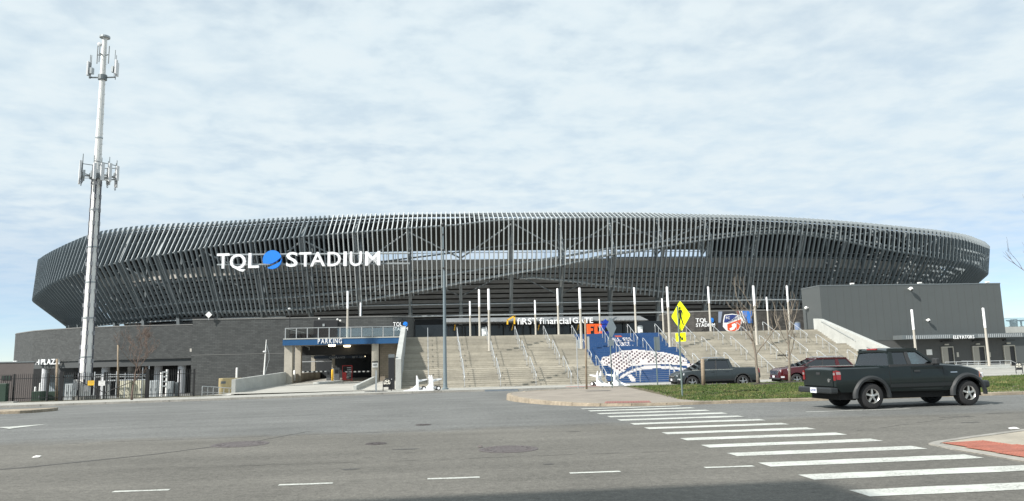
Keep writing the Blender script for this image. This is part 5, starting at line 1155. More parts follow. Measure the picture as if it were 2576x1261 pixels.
MB().tube((-.75, .35, .42), (-.2, .35, .42), .11, n=10).build('muffler', M_UNDER, tr, local=True); MB().lathe([(.001,-.12),(.31,-.12),(.33,0),(.31,.12),(.001,.12)], (-.55, 0, .52), 'Z', 18).build('spare_wheel', M_TYRE, tr, local=True)

# ---- parked grey crew-cab pickup
P_GR = mat('grey_paint', (.034, .044, .048), .3, metal=.3, coat=.3)
sp = dict(hw=.98, paint=P_GR, ends=(-1.12, 4.12), sill=.44, arch=.49, r=.385, tw=.25, wb=3.15, rim=mat('two_tone_rim', (.42, .43, .43), .3, metal=.8), spokes=5, rr=.66,
  top=[(-1.12, 1.10), (-1.05, 1.20), (.42, 1.245), (.60, 1.14), (2.9, 1.12), (3.1, 1.09), (3.6, 1.03), (3.95, .93), (4.08, .84), (4.12, .74)],
  plan=[(-1.12, .93), (-1.0, .99), (2.8, 1.0), (3.5, .96), (3.85, .86), (4.05, .70), (4.12, .60)], bottom=[(-1.12, .62), (-.95, .46), (3.5, .42), (3.9, .40), (4.12, .46)], bed=(-.95, .5),
  cab=dict(zb=1.12, zr=1.76, wb=.91, wr=.70, belt=(.46, 3.10), roof=(.74, 1.98), seats=(2.15, 1.2), mirror=2.62, belt_m=M_CHRM, rear_glass=G_DARK,
    pillars=[(.46, .74, .74, .88, 1), (1.58, 1.68, 1.50, 1.58, 0), (2.98, 3.10, 1.90, 1.98, 1)], panes=[(.74, 1.58, .88, 1.50, G_DARK), (1.68, 2.98, 1.58, 1.90, G_DARK)]))
zp = lambda x, y: zg(x, y)
rg, hw, zbf, prow = car('pickup_truck', 'dark grey crew cab pickup truck parked before the stairs', 'pickup truck', (19.12, 45.4, zp(19, 45.4)), rad(180-2), sp)
for s_ in (-1, 1):
    for x in (.66, 1.62, 2.80): side_strip(rg, prow, hw, 'panel_gap', x, .55, 1.08, M_UNDER, s_)
    for x in (.88, 1.78): flank(rg, prow, 'handle', [(x, 1.0), (x+.2, 1.0), (x+.2, 1.04), (x, 1.04)], P_GR, s_, .03)
    flank(rg, prow, 'sill_moulding', [(.52, .47), (2.62, .47), (2.62, .56), (.52, .56)], M_TRIM, s_, .012)
    flank(rg, prow, 'tail_light', [(-1.08, .90), (-.93, .90), (-.88, 1.16), (-1.04, 1.17)], M_TAILO, s_, .012)
    flank(rg, prow, 'headlight', [(3.62, .84), (4.02, .76), (4.03, .84), (3.60, .97)], M_HEAD, s_, .014)
    flank(rg, prow, 'fog_lamp', [(3.84, .55), (3.99, .55), (3.99, .63), (3.84, .63)], M_HEAD, s_, .014)
    for xc in (0, 3.15):
        b = MB(); v = []
        for a in np.linspace(rad(-2), rad(182), 20):
            for (rr_, yy) in ((.485, hw-.05), (.49, hw+.012), (.53, hw+.012), (.54, hw-.02)): v.append((xc+math.cos(a)*rr_, s_*yy, .365+math.sin(a)*rr_))
        b.add(v, [(i*4+k, i*4+k+1, i*4+5+k, i*4+4+k) for i in range(19) for k in range(3)]).build('wheel_arch', M_TRIM, rg, local=True)
    ya = s_*.62; MB().path([(.95, ya, 1.80), (1.1, ya, 1.86), (1.85, ya, 1.86), (2.0, ya, 1.79)], .022, 6).build('roof_bar', M_CHRM, rg, local=True)
MB().box(4.02, 4.14, -.66, .66, .42, .60).build('front_bumper', M_TRIM, rg, local=True, bevel=.04); MB().box(4.03, 4.14, -.55, .55, .64, .80).build('grille', M_BLACK, rg, local=True, bevel=.03); MB().box(4.15, 4.16, -.16, .16, .50, .63).build('license_plate', M_PLATE, rg, local=True)
MB().box(4.09, 4.15, -.5, .5, .76, .79).build('grille_bar', M_CHRM, rg, local=True)

# ---- red sport utility car behind the dark pickup
P_RD = mat('red_paint', (.070, .006, .009), .22, metal=.35, coat=.6)
sp = dict(hw=.98, paint=P_RD, ends=(-1.05, 3.90), sill=.44, arch=.48, r=.375, tw=.25, wb=2.87, rim=MATS['two_tone_rim'], spokes=5, rr=.66,
  top=[(-1.05, 1.02), (-1.0, 1.14), (-.8, 1.18), (2.55, 1.20), (2.75, 1.18), (3.3, 1.13), (3.7, 1.05), (3.86, .93), (3.90, .82)],
  plan=[(-1.05, .88), (-.85, .98), (2.5, 1.0), (3.3, .96), (3.65, .87), (3.84, .74), (3.90, .66)], bottom=[(-1.05, .60), (-.9, .46), (3.3, .42), (3.7, .40), (3.90, .48)],
  cab=dict(zb=1.17, zr=1.67, wb=.90, wr=.68, belt=(-.92, 2.74), roof=(-.50, 1.36), seats=(1.6, .65), mirror=2.2, belt_m=M_CHRM, rear_glass=G_DARK,
    pillars=[(-.92, -.80, -.50, -.42, 1), (.02, .30, .06, .22, 1), (1.12, 1.20, .98, 1.04, 0), (2.62, 2.74, 1.28, 1.36, 1)], panes=[(-.80, .02, -.42, .06, G_DARK), (.30, 1.12, .22, .98, G_DARK), (1.20, 2.62, 1.04, 1.28, G_DARK)]))
sv, hw, zbf, prow = car('suv', 'dark red sport utility car parked behind the moving pickup', 'car', (25.55, 45.5, zp(25, 45.5)), rad(180-2), sp)
for s_ in (-1, 1):
    for x in (.15, 1.16, 2.35): side_strip(sv, prow, hw, 'panel_gap', x, .55, 1.15, M_UNDER, s_)
    flank(sv, prow, 'headlight', [(3.34, .93), (3.80, .88), (3.82, 1.0), (3.38, 1.07)], M_HEAD, s_, .014); flank(sv, prow, 'fog_lamp', [(3.62, .52), (3.80, .52), (3.80, .62), (3.62, .62)], M_HEAD, s_, .014); flank(sv, prow, 'tail_light', [(-1.0, .88), (-.8, .90), (-.8, 1.08), (-1.0, 1.1)], M_TAILO, s_, .012)
    ya = s_*.62; MB().path([(-.4, ya, 1.72), (-.3, ya, 1.76), (1.1, ya, 1.75), (1.25, ya, 1.70)], .022, 6).build('roof_bar', M_CHRM, sv, local=True)
gr = MB().box(3.82, 3.93, -.58, .58, .70, .98).build('grille', M_CHRM, sv, local=True, bevel=.02)
for q in range(4):
    for k in range(8): MB().box(3.931, 3.937, -.53+.135*k, -.43+.135*k, .72+.065*q, .765+.065*q).build('grille_hole', M_BLACK, gr, local=True)
MB().box(3.82, 3.94, -.75, .75, .42, .52).build('front_bumper', M_TRIM, sv, local=True, bevel=.03); MB().box(3.94, 3.95, -.16, .16, .53, .66).build('license_plate', M_PLATE, sv, local=True)

# ------------------------------------------------------------------ cell tower
M_TOW = mat('tower_white', (.70, .70, .68), .5, var=.05, vscale=1, stain=.06, sscale=.4); M_ANT = mat('antenna_grey', (.62, .63, .64), .5)
tx, ty = -26.15, 62.0
tw = thing('cell_tower', 'tall white monopole cell tower with antennas in the fenced compound', 'cell tower', (tx, ty, -.6))
segs = [(-.75, 5.6), (5.6, 11.2), (11.2, 17.2), (17.2, 28.6)]
def tr_(z): return .42-(.42-.19)*min(1, (z+.75)/29.3)
for i, (a, c) in enumerate(segs):
    o = MB().lathe([(.001, a), (tr_(a), a), (tr_(c)-.006, c), (.001, c)], (tx, ty, 0), n=12).build('mast', M_TOW, tw)
for z in (2.6, 5.6, 8.4, 11.2, 14.2, 20.1): MB().lathe([(tr_(z)+.004, -.05), (tr_(z)+.03, -.05), (tr_(z)+.03, .05), (tr_(z)+.004, .05)], (tx, ty, z), n=12).build('joint_band', M_STEELL, tw)
MB().lathe([(.001, 28.6), (.40, 28.6), (.40, 28.75), (.001, 28.78)], (tx, ty, 0), n=16).build('cap_plate', M_STEELL, tw)
# climbing pegs, cable run and brackets
for k in range(62):
    z = 1.5+k*.42; a = rad(-20 if k % 2 else -100); c, s_ = math.cos(a), math.sin(a); MB().tube((tx+c*tr_(z)*.95, ty+s_*tr_(z)*.95, z), (tx+c*(tr_(z)+.16), ty+s_*(tr_(z)+.16), z), .012, n=4).build('climbing_peg', M_STEEL, tw)
M_CAB = mat('cable_dark', (.05, .055, .075), .6)
for a in (rad(-72), rad(5), rad(178)):
    c, s_ = math.cos(a), math.sin(a); MB().path([(tx+c*(tr_(z)+.06), ty+s_*(tr_(z)+.06), z) for z in np.linspace(.4, 16.8, 12)], .05, 5).build('cable_run', M_CAB, tw)
    for k in range(15): z = 1.2+k*1.08; MB().obox((tx+c*(tr_(z)+.05), ty+s_*(tr_(z)+.05), z), (c*.06, s_*.06, 0), (-s_*.09, c*.09, 0), (0, 0, .16)).build('cable_bracket', mat('bracket_grey', (.22, .23, .25), .6), tw)
def arm(z, a, r, w, n_, hgt, dz_, frame=True):
    c, s_ = math.cos(a), math.sin(a); ctr = Vector((tx+c*r, ty+s_*r, z)); tn = Vector((-s_, c, 0))
    A = MB().tube((tx, ty, z), ctr, .06, n=6).tube(ctr-tn*w, ctr+tn*w, .05, n=6)
    if frame: A.tube((tx, ty, z+.9), ctr+Vector((0,0,.95)), .03, n=5).tube(ctr-tn*w+Vector((0,0,.95)), ctr+tn*w+Vector((0,0,.95)), .035, n=6).tube(ctr-tn*w, (tx, ty, z-.1), .04, n=5).tube(ctr+tn*w, (tx, ty, z-.1), .04, n=5)
    A = A.build('antenna_arm', M_STEEL, tw)
    for k in range(n_):
        q = ctr+tn*(w*(2*k/(max(1, n_-1))-1)) if n_ > 1 else ctr; h = hgt*random.uniform(.8, 1.1); zc = dz_+random.uniform(-.15, .15)
        MB().tube(q+Vector((0,0,zc-.85)), q+Vector((0,0,zc+1.05+.4*random.random())), .03, n=6).build('mounting_pipe', M_STEEL, A)
        d = Vector((c, s_, 0)); MB().obox(q+d*.14+Vector((0,0,zc)), d*.07, tn*(.10+.05*random.random()), (0,0,h/2)).build('panel_antenna', M_ANT, A, bevel=.02)
        if random.random() < .6: MB().obox(q-d*.13+Vector((0,0,zc-.2)), d*.08, tn*.12, (0,0,.25)).build('radio_unit', M_STEELL, A)
        if random.random() < .5: MB().path([q+d*.1+Vector((0,0,zc-h/2)), q+d*.12+Vector((0,0,zc-h/2-.22)), q+Vector((0,0,zc-h/2-.28)), q-d*.1+Vector((0,0,zc-h/2-.1))], .022, 5).build('cable_loop', M_CAB, A)
for a in (rad(-155), rad(-35), rad(85)): arm(16.9, a, 1.05, .95, 4, 1.5, .2)
MB().lathe([(.3, -.25), (.55, -.2), (.55, .2), (.3, .25)], (tx, ty, 16.9), n=14).build('collar', M_STEEL, tw)
for a in (rad(178), rad(-8)): arm(25.2, a, 1.0, .10, 2, 1.2, .7, False)
MB().lathe([(.2, -.25), (.34, -.2), (.34, .2), (.2, .25)], (tx, ty, 25.2), n=12).build('collar', M_STEEL, tw)
for a in (rad(-170), rad(-110), rad(-20)):
    c, s_ = math.cos(a), math.sin(a); q = Vector((tx+c*.48, ty+s_*.48, 27.1)); A = MB().tube((tx, ty, 27.1), q, .05, n=5).build('antenna_arm', M_STEEL, tw); MB().tube(q+Vector((0,0,-.75)), q+Vector((0,0,.75)), .045, n=6).build('whip_antenna', M_STEEL, A)
MB().lathe([(.001, 0), (.16, .02), (.18, .12), (.001, .16)], (tx-.34, ty-.2, 28.0), 'Y', 14).build('dish', M_ANT, tw)
MB().lathe([(.001, -.8), (.8, -.8), (.8, -.35), (.001, -.35)], (tx, ty, 0), n=16).build('foundation', M_CONC, tw)
for (dx, z, h) in ((-.42, .1, .8), (.35, .0, .55), (.05, .9, .5)): MB().box(tx+dx-.14, tx+dx+.14, ty-.66, ty-.5, z, z+h).build('meter_box', M_ANT, tw)

# ------------------------------------------------------------------ fence with gate
M_FEN = mat('fence_black', (.012, .013, .015), .45); FY = 61.0
def fz(x): return zg(x, FY)+.12
PK = MB().box(-.013, .013, -.013, .013, 0, 1.98).add([(-.013,-.013,1.98),(.013,-.013,1.98),(.013,.013,1.98),(-.013,.013,1.98),(0,0,2.06)], [(0,1,4),(1,2,4),(2,3,4),(3,0,4)]).mesh('picket'); PK.materials.append(M_FEN)
def X_(px): return at(px, 980, FY).x
fence = thing('fence', 'black steel picket fence along the left sidewalk', 'fence', (-28, FY, -.75)); gate = thing('fence_gate', 'black double gate with diagonal braces in the picket fence', 'gate', (X_(265), FY, fz(X_(265))))
x = -46.0; ga, gb = X_(157), X_(368)
while x < X_(489):
    par = gate if ga < x < gb else fence; o = place('picket', PK, None, par); of = OFF[par.name]; o.location = (x-of[0], FY-of[1], fz(x)+.06-of[2]); x += .145
for par, xa, xb in ((fence, -46, ga), (gate, ga, gb), (fence, gb, X_(489))):
    for h in (.25, 1.72): MB().add([(xa, FY-.02, fz(xa)+h), (xb, FY-.02, fz(xb)+h), (xb, FY+.02, fz(xb)+h), (xa, FY+.02, fz(xa)+h), (xa, FY-.02, fz(xa)+h+.045), (xb, FY-.02, fz(xb)+h+.045), (xb, FY+.02, fz(xb)+h+.045), (xa, FY+.02, fz(xa)+h+.045)], [(0,3,2,1),(4,5,6,7),(0,1,5,4),(1,2,6,5),(2,3,7,6),(3,0,4,7)]).build('rail', M_FEN, par)
for px, w in ((34, .05), (120, .05), (154, .11), (370, .12), (450, .05), (488, .05), (-60, .05)):
    xx = X_(px); MB().box(xx-w, xx+w, FY-w, FY+w, fz(xx)-.1, fz(xx)+(2.18 if w > .1 else 2.1)).build('post', M_FEN, fence)
for px in (198, 262, 268): xx = X_(px); MB().box(xx-.04, xx+.04, FY-.04, FY+.04, fz(xx), fz(xx)+2.05).build('stile', M_FEN, gate)
for (pa, za, pb, zb_) in ((200, 1.4, 264, .5), (266, .5, 366, 1.68)):
    xa, xb = X_(pa), X_(pb); MB().tube((xa, FY-.04, fz(xa)+za), (xb, FY-.04, fz(xb)+zb_), .03, n=6).build('brace', M_FEN, gate)
for px0, px1, y0, y1, m_, lab in ((220.5, 237.5, 957.5, 970, mat('sign_yellow', (.80, .48, .02), .5), 'yellow warning plate on the fence gate'), (247.5, 264.5, 958, 970.5, M_WHITE, 'white notice plate on the fence gate')):
    a, c = at(px0, y1, FY-.08), at(px1, y0, FY-.08); t = thing('gate_plate', lab, 'sign', tuple(a)); MB().box(a.x, c.x, FY-.09, FY-.08, a.z, c.z).build('plate', m_, t)
    for k in range(3): MB().box(a.x+.06, c.x-.06, FY-.094, FY-.091, a.z+.1+k*.1, a.z+.12+k*.1).build('text_line', M_STEEL, t)
# equipment in the compound
M_CREAM = mat('cabinet_cream', (.62, .60, .47), .55, var=.05, vscale=2); M_CABG = mat('cabinet_grey', (.42, .45, .46), .5, var=.05, vscale=2)
def cabinet(px0, px1, ytop, Y, d, m_, label, doors=2):
    a, c = at(px0, 980, Y), at(px1, 980, Y); zt = at((px0+px1)/2, ytop, Y).z; z0 = zg(a.x, Y)-.02
    t = thing('equipment_cabinet', label, 'cabinet', ((a.x+c.x)/2, Y+d/2, z0), 0, 'cabinets in the compound'); MB().box(a.x, c.x, Y, Y+d, z0, zt).build('case', m_, t, bevel=.02)
    for k in range(doors):
        x0 = a.x+(c.x-a.x)*k/doors+.04; x1 = a.x+(c.x-a.x)*(k+1)/doors-.04; dd = MB().box(x0, x1, Y-.025, Y-.003, z0+.12, zt-.08).build('door', m_, t); MB().box(x1-.1, x1-.06, Y-.05, Y-.028, (z0+zt)/2-.1, (z0+zt)/2+.1).build('handle', M_STEEL, dd)
cabinet(301, 327, 957, 65, .9, M_CREAM, 'cream equipment cabinet behind the gate, left of the pair', 2); cabinet(333, 357, 957, 65.3, .9, M_CREAM, 'cream equipment cabinet behind the gate, right of the pair', 2)
cabinet(372, 394, 958, 65.5, .8, M_CABG, 'grey cabinet right of the gate post in the compound'); cabinet(417, 430, 960, 66, .8, M_CABG, 'narrow grey cabinet near the right end of the fence', 1); cabinet(163, 182, 966, 66, .8, M_CABG, 'low grey cabinet left of the tower base', 2)
cabinet(233, 246, 942, 67, .5, M_BLACK, 'tall black cabinet right of the tower base', 1); cabinet(80, 104, 985, 63.5, .8, mat('cabinet_green', (.02, .045, .03), .5), 'dark green low cabinet behind the left fence', 1); cabinet(118, 146, 985, 64.5, .8, MATS['cabinet_green'], 'dark low cabinet behind the left fence post', 1)
cabinet(256, 268, 968, 64, .5, M_CABG, 'small grey meter cabinet behind the gate middle', 1); cabinet(440, 448, 962, 66.5, .5, M_STEEL, 'thin dark cabinet beside the white column', 1)
t = thing('cable_bridge', 'galvanised cable bridge on posts from the tower to the cabinets', 'cable bridge', (-23, 64, -.7))
za = at(300, 950, 64).z
for dz2 in (0, .18): MB().path([(at(238, 950, 63.5).x, 63.5, za+dz2+.1), (at(375, 950, 64.5).x, 64.5, za+dz2)], .03, 5).build('rail', M_RAIL, t)
for k in range(12): xx = at(240+k*12, 950, 64).x; MB().box(xx-.02, xx+.02, 63.7, 64.4, za+.08, za+.11).build('rung', M_RAIL, t)
for px, zt in ((238, .5), (277, .35), (293, .5), (315, .35), (358, .75), (374, .85)): xx = at(px, 950, 64).x; MB().tube((xx, 64, zg(xx, 64)), (xx, 64, za+zt), .04, n=6).build('post', M_RAIL, t)
zc = at(300, 968, 65).z; MB().path([(at(262, 965, 64.6).x, 64.6, zc+.35), (at(375, 965, 64.6).x, 64.6, zc+.35)], .05, 6).build('conduit', M_RAIL, t)
p = at(408, 985, 65.5); t = thing('pipe_stand', 'pair of tall white pipes with fittings inside the fence', 'pipes', (p.x, 65.5, zg(p.x, 65.5)))
for dx, py in ((-.10, 937), (.32, 930)): MB().tube((p.x+dx, 65.5, zg(p.x, 65.5)), (p.x+dx, 65.5, at(408, py, 65.5).z), .11 if dx < 0 else .09, n=10).build('pipe', M_WHITE, t)
for k in range(4): MB().box(p.x-.02, p.x+.4, 65.38, 65.48, .1+k*.38, .2+k*.38).build('fitting', M_CABG, t)
for px, w in ((88, .09), (100, .07)):
    p = at(px, 985, 66); tag(MB().lathe([(.001, 0), (w, 0), (w, 1.2+.3*(px > 90)), (.001, 1.25+.3*(px > 90))], (p.x, 66, zg(p.x, 66)), n=12).build('vent_pipe', M_WHITE), 'white vent pipe behind the left fence, ' + ('shorter one' if px < 90 else 'taller one'), 'pipe', 'white vent pipes')

# left: plain building, wooden posts, pale structure in the hall
M_STUC = mat('stucco_brown', (.105, .092, .088), .85, var=.06, vscale=1.2)
t = thing('flat_building', 'plain brown grey flat roofed building at the left edge', 'building', (-45, 78, -2.5)); MB().prism([(-70,72,-3),(-34.75,72,-3),(-43.5,86,-3),(-70,86,-3)], (0,0,5.38)).build('wall', M_STUC, t); MB().prism([(-70.05,71.95,2.383),(-34.70,71.95,2.383),(-43.5,86.05,2.383),(-70,86.05,2.383)], (0,0,.1)).build('roof_edge', M_STEEL, t)
a, c = at(3, 957, 71.9), at(27, 945, 71.9); w_ = MB().box(a.x, c.x, 71.96, 71.995, a.z, c.z).build('window', M_BLACK, t)
for k in range(3): xx = a.x+(c.x-a.x)*(k+.5)/3; MB().box(xx-.05, xx+.05, 71.945, 71.957, a.z, c.z).build('glazing_bar', MATS['cabinet_green'], w_)
a = at(-30, 990, 60.6); t = thing('transformer_box', 'dark green transformer box at the left picture edge', 'transformer box', (-34.4, 60.6, -.75)); MB().box(-35.6, at(15, 980, 60.4).x, 60.4, 60.8, fz(-34), fz(-34)+1.45).build('case', MATS['cabinet_green'], t, bevel=.03); MB().box(-36, at(36, 1000, 60.2).x, 60.1, 60.9, fz(-34)-.1, fz(-34)+.12).build('base', M_CONC, t)
def woodpost(px0, py0, px1, py1, Y, r, label, base=None):
    a, c = at(px0, py0, Y), at(px1, py1, Y); t = thing('wooden_post', label, 'post', (a.x, Y, a.z)); MB().path([a, a.lerp(c, .5), c], [r, r*.95, r*.88], 9).build('post', mat('weathered_wood', (.27, .215, .155), .9, var=.2, vscale=9, bump=.4, bscale=20), t, smooth=True); return t
woodpost(142, 1010, 144, 903, 61.6, .10, 'wooden post in front of the PLAZA letters'); woodpost(297, 1000, 297, 868, 63.5, .075, 'thin wooden post behind the left bare tree')
ps = thing('pale_shed', 'pale blue grey structure with windows inside the open hall', 'shed', tuple(at(145, 975, 145))); a, c = at(103, 985, 145), at(186, 943, 145); MB().box(a.x, c.x, 145, 147, -3, c.z).build('wall', mat('pale_wall', (.36, .42, .46), .6), ps)
for px in (113, 128, 161, 176): p = at(px, 955, 144.9); MB().box(p.x-.5, p.x+.5, 144.95, 145, p.z-.5, p.z+.5).build('window', M_STEEL, ps)
# railing, cabinet, vents by the brick block
t = thing('stair_railing', 'galvanised railing beside the brick block and driveway wall', 'railing', (-16, 61.2, -.6)); a, c = at(509, 972, 61.2), at(602, 978, 64.5)
MB().path([a, c], .03, 6).build('top_rail', M_RAIL, t); MB().path([a-Vector((0,0,.45)), c-Vector((0,0,.4))], .022, 6).build('mid_rail', M_RAIL, t)
for k in range(8): q = a.lerp(c, k/7); MB().tube((q.x, q.y, zg(q.x, q.y)+.1), q, .026, n=6).build('post', M_RAIL, t)
a, c = at(549, 985, 67), at(600, 951, 67); t = thing('utility_box', 'beige utility box by the brick block and driveway', 'utility box', ((a.x+c.x)/2, 67.5, zg(a.x, 67))); MB().box(a.x, c.x, 67, 68, -1.2, c.z).build('case', mat('beige_box', (.46, .37, .20), .6), t, bevel=.03); MB().box(a.x+.1, (a.x+c.x)/2-.03, 66.98, 66.997, -.6, c.z-.15).build('door', MATS['beige_box'], t); MB().box(a.x+.2, a.x+.6, 66.96, 66.975, c.z-.45, c.z-.25).build('label_plate', M_STEEL, t)
p = at(591, 970, 68); tag(MB().lathe([(.001,-1),(.085,-1),(.085,at(591, 926, 68).z),(.001,at(591, 925, 68).z)], (p.x, 68.5, 0), n=10).build('vent_pipe', M_WHITE), 'white vent pipe standing behind the beige box', 'pipe')
a, c = at(664, 943, 70), at(670, 855, 70); t = thing('leaning_pole', 'thin pale leaning pole before the brick block', 'pole', tuple(a)); MB().path([a-Vector((0,0,1)), a, c], [.07, .07, .03], 7).build('shaft', M_WHITE, t); MB().sphere(at(665.5, 885, 69.9), .16, 10, sc=(1,.4,.5)).build('lamp_head', M_ANT, t); MB().path([a+Vector((.1,0,.1)), at(677,905,70), at(677,890,70), c-Vector((0,0,.3))], .02, 5).build('wire', M_STEELL, t)

# ------------------------------------------------------------------ deck furniture
a, c = at(788, 850, 94), at(862, 805, 94); t = thing('service_container', 'black service container on the deck before the brick block', 'container', ((a.x+c.x)/2, 95, ZP)); MB().box(a.x, c.x-.6, 94, 97.5, ZP, c.z).build('body', M_BLACK, t, bevel=.03); MB().box(c.x-.58, c.x, 94.3, 97.2, ZP, c.z-.3).build('end_unit', M_BLACK, t, bevel=.03)
for px, py in ((803, 802.5), (849, 804), (856, 807)): p = at(px, py, 94.2); MB().sphere((p.x, 94.2, p.z), .13, 8).build('flood_lamp', M_WHITE, t)
p = at(814, 818, 93.95); MB().box(p.x-.12, p.x+.12, 93.9, 93.99, p.z-.15, p.z+.15).build('vent', M_STEELL, t)
for i, px in enumerate((735, 748, 760, 771, 782)):
    p = at(px, 848, 88+i*.6); t = thing('waste_cart', f'black wheeled cart on the deck behind the glass, {ORD[i]} from the left', 'cart', (p.x, 88+i*.6, ZP), 0, 'carts on the deck'); Y = 88+i*.6; MB().add([(p.x-.26,Y,ZP+.1),(p.x+.26,Y,ZP+.1),(p.x+.26,Y+.6,ZP+.1),(p.x-.26,Y+.6,ZP+.1),(p.x-.32,Y-.05,ZP+1.0),(p.x+.32,Y-.05,ZP+1.0),(p.x+.32,Y+.65,ZP+1.05),(p.x-.32,Y+.65,ZP+1.05)], [(0,3,2,1),(4,5,6,7),(0,1,5,4),(1,2,6,5),(2,3,7,6),(3,0,4,7)]).build('bin', M_BLACK, t, bevel=.02); MB().box(p.x-.34, p.x+.34, Y-.08, Y+.7, ZP+1.06, ZP+1.12).build('lid', M_BLACK, t, bevel=.02); MB().tube((p.x-.3, Y+.55, ZP+.12), (p.x+.3, Y+.55, ZP+.12), .12, n=12).build('wheels', M_TYRE, t)
p = at(728, 850, 79); t = thing('deck_lamp', 'thin black lamp post at the left end of the deck', 'lamp post', (p.x, 79, ZP)); MB().tube((p.x, 79, ZP), (p.x, 79, at(728, 778, 79).z), .05, .035, 8).build('pole', M_BLACK, t); MB().sphere(at(728, 777, 79), .13, 10, sc=(1,1,.8)).build('lamp', M_ANT, t)
for px, Y, m_, lab in ((1611, 82, M_CABG, 'grey trash bin with white label at the top of the blue stairs'), (1218.5, 80, M_CABG, 'pale grey trash bin at the plaza edge left of the gate letters'), (2008, 80, mat('bin_blue', (.16, .21, .32), .5), 'blue grey trash bin beside the elevator block')):
    p = at(px, 840, Y); t = thing('trash_bin', lab, 'bin', (p.x, Y, ZP)); MB().lathe([(.001, 0), (.27, 0), (.30, .95), (.001, .95)], (p.x, Y, ZP), n=18).build('body', m_, t); MB().lathe([(.31, .955), (.31, 1.0), (.2, 1.08), (.001, 1.1)], (p.x, Y, ZP), n=18).build('lid', M_STEEL, t)
    if px < 2000: MB().box(p.x-.16, p.x+.16, Y-.325, Y-.30, ZP+.35, ZP+.65).build('label_plate', M_WHITE, t)

# ------------------------------------------------------------------ street furniture
lx, ly = 1.36, 57.0; z0 = zg(lx, ly)+.13; t = thing('lamp_post', 'tall blue grey lamp post at the foot of the stairs', 'lamp post', (lx, ly, z0)); M_LP = mat('lamp_post_paint', (.15, .19, .21), .5, var=.06, vscale=1)
MB().lathe([(.001, 0), (.24, 0), (.24, .10), (.16, .14), (.14, .5), (.10, 8.9), (.001, 8.9)], (lx, ly, z0), n=16).build('shaft', M_LP, t, smooth=False); MB().lathe([(.001, 8.91), (.065, 8.91), (.055, 12.3), (.001, 12.3)], (lx-.05, ly, z0), n=10).build('mast', M_LP, t); MB().sphere((lx-.05, ly, z0+12.45), .17, 12).build('head', M_BLACK, t, smooth=True); MB().box(lx-.17, lx+.07, ly-.03, ly+.03, z0+12.7, z0+12.74).build('fin_cap', M_BLACK, t)
for h in (9.0, 10.4, 11.6): MB().lathe([(.07, 0), (.08, .03), (.08, .12), (.07, .15)], (lx-.05, ly, z0+h), n=10).build('collar', M_BLACK, t)
M_POST = mat('sign_post_green', (.16, .21, .20), .5, metal=.3); M_SGB = mat('sign_back', (.42, .45, .46), .42, metal=.5, var=.05); M_FLUO = mat('fluo_yellow', (.78, .92, .0), .5, emit=((.7, .95, 0), .10))
def facing(theta):  # unit vectors of a sign face whose normal is turned theta from the camera side towards the left
    n_ = Vector((-math.sin(theta), -math.cos(theta), 0)); u_ = Vector((0,0,1)).cross(n_)*1; return n_, Vector((-n_.y, n_.x, 0)), Vector((0,0,1))
# pedestrian crossing sign
yy = 28.6; base = at(1717, 1003, yy); top = at(1716, 838, yy); n_, r_, u_ = facing(rad(71))
t = thing('crossing_sign', 'yellow-green diamond pedestrian crossing sign with arrow plate', 'sign', (base.x, yy, base.z)); pb = Vector((base.x, yy, zi(base.x, yy)-.05))
MB().tube(pb, (base.x, yy, at(1716, 770, yy).z), .035, n=8).build('post', M_POST, t)
C0 = at(1715.7, 795, yy)+n_*.06; dh = .60
def on(c, a, h, lay=0): return c+r_*a+u_*h+n_*(.004*lay)
dia = []
for a in range(4):
    for q in np.linspace(-.4, .4, 4): th = a*math.pi/2+q*.0; 
P4 = [(0, dh), (dh, 0), (0, -dh), (-dh, 0)]
def roundpoly(P_, r):
    out = []
    for i in range(len(P_)):
        p, a, c = Vector(P_[i]), Vector(P_[i-1]), Vector(P_[(i+1) % len(P_)]); A = p+(a-p).normalized()*r; B_ = p+(c-p).normalized()*r
        for k in range(5): s_ = k/4; out.append(A*(1-s_)**2+p*2*s_*(1-s_)+B_*s_**2)
    return out
def sheet_sign(name, c, P_, m_, lay, th=.004):
    return MB().prism([on(c, p[0], p[1], lay) for p in P_], n_*th).build(name, m_, t)
sheet_sign('panel', C0, roundpoly(P4, .09), M_FLUO, 0); k_ = .93
rim = roundpoly([(p[0]*k_, p[1]*k_) for p in P4], .08); rin = roundpoly([(p[0]*.905, p[1]*.905) for p in P4], .075)
b = MB(); nn_ = len(rim); b.add([on(C0, p.x, p.y, 1.5) for p in rim]+[on(C0, p.x, p.y, 1.5) for p in rin], [(i, (i+1) % nn_, nn_+(i+1) % nn_, nn_+i) for i in range(nn_)]).build('border', M_BLACK, t)
def disc(cx_, cy_, r): return [(cx_+r*math.cos(a), cy_+r*math.sin(a)) for a in np.linspace(0, 2*math.pi, 13)[:-1]]
sheet_sign('pictogram_head', C0, disc(-.02, .31, .055), M_BLACK, 2)
sheet_sign('pictogram_body', C0, [(-.09,.235),(.03,.25),(.085,.20),(.06,-.02),(-.075,-.02),(-.085,.12)], M_BLACK, 2); sheet_sign('pictogram_leg', C0, [(-.075,-.015),(.0,-.02),(-.03,-.18),(-.11,-.36),(-.17,-.345),(-.105,-.17)], M_BLACK, 2.1); sheet_sign('pictogram_leg', C0, [(-.01,-.015),(.06,-.015),(.105,-.17),(.175,-.345),(.115,-.365),(.03,-.18)], M_BLACK, 2.2)
sheet_sign('pictogram_arm', C0, [(-.08,.235),(-.05,.19),(-.13,.09),(-.20,.03),(-.225,.065),(-.15,.13)], M_BLACK, 2.3); sheet_sign('pictogram_arm', C0, [(.03,.25),(.10,.215),(.155,.10),(.15,.0),(.115,.0),(.115,.09),(.07,.17)], M_BLACK, 2.4)
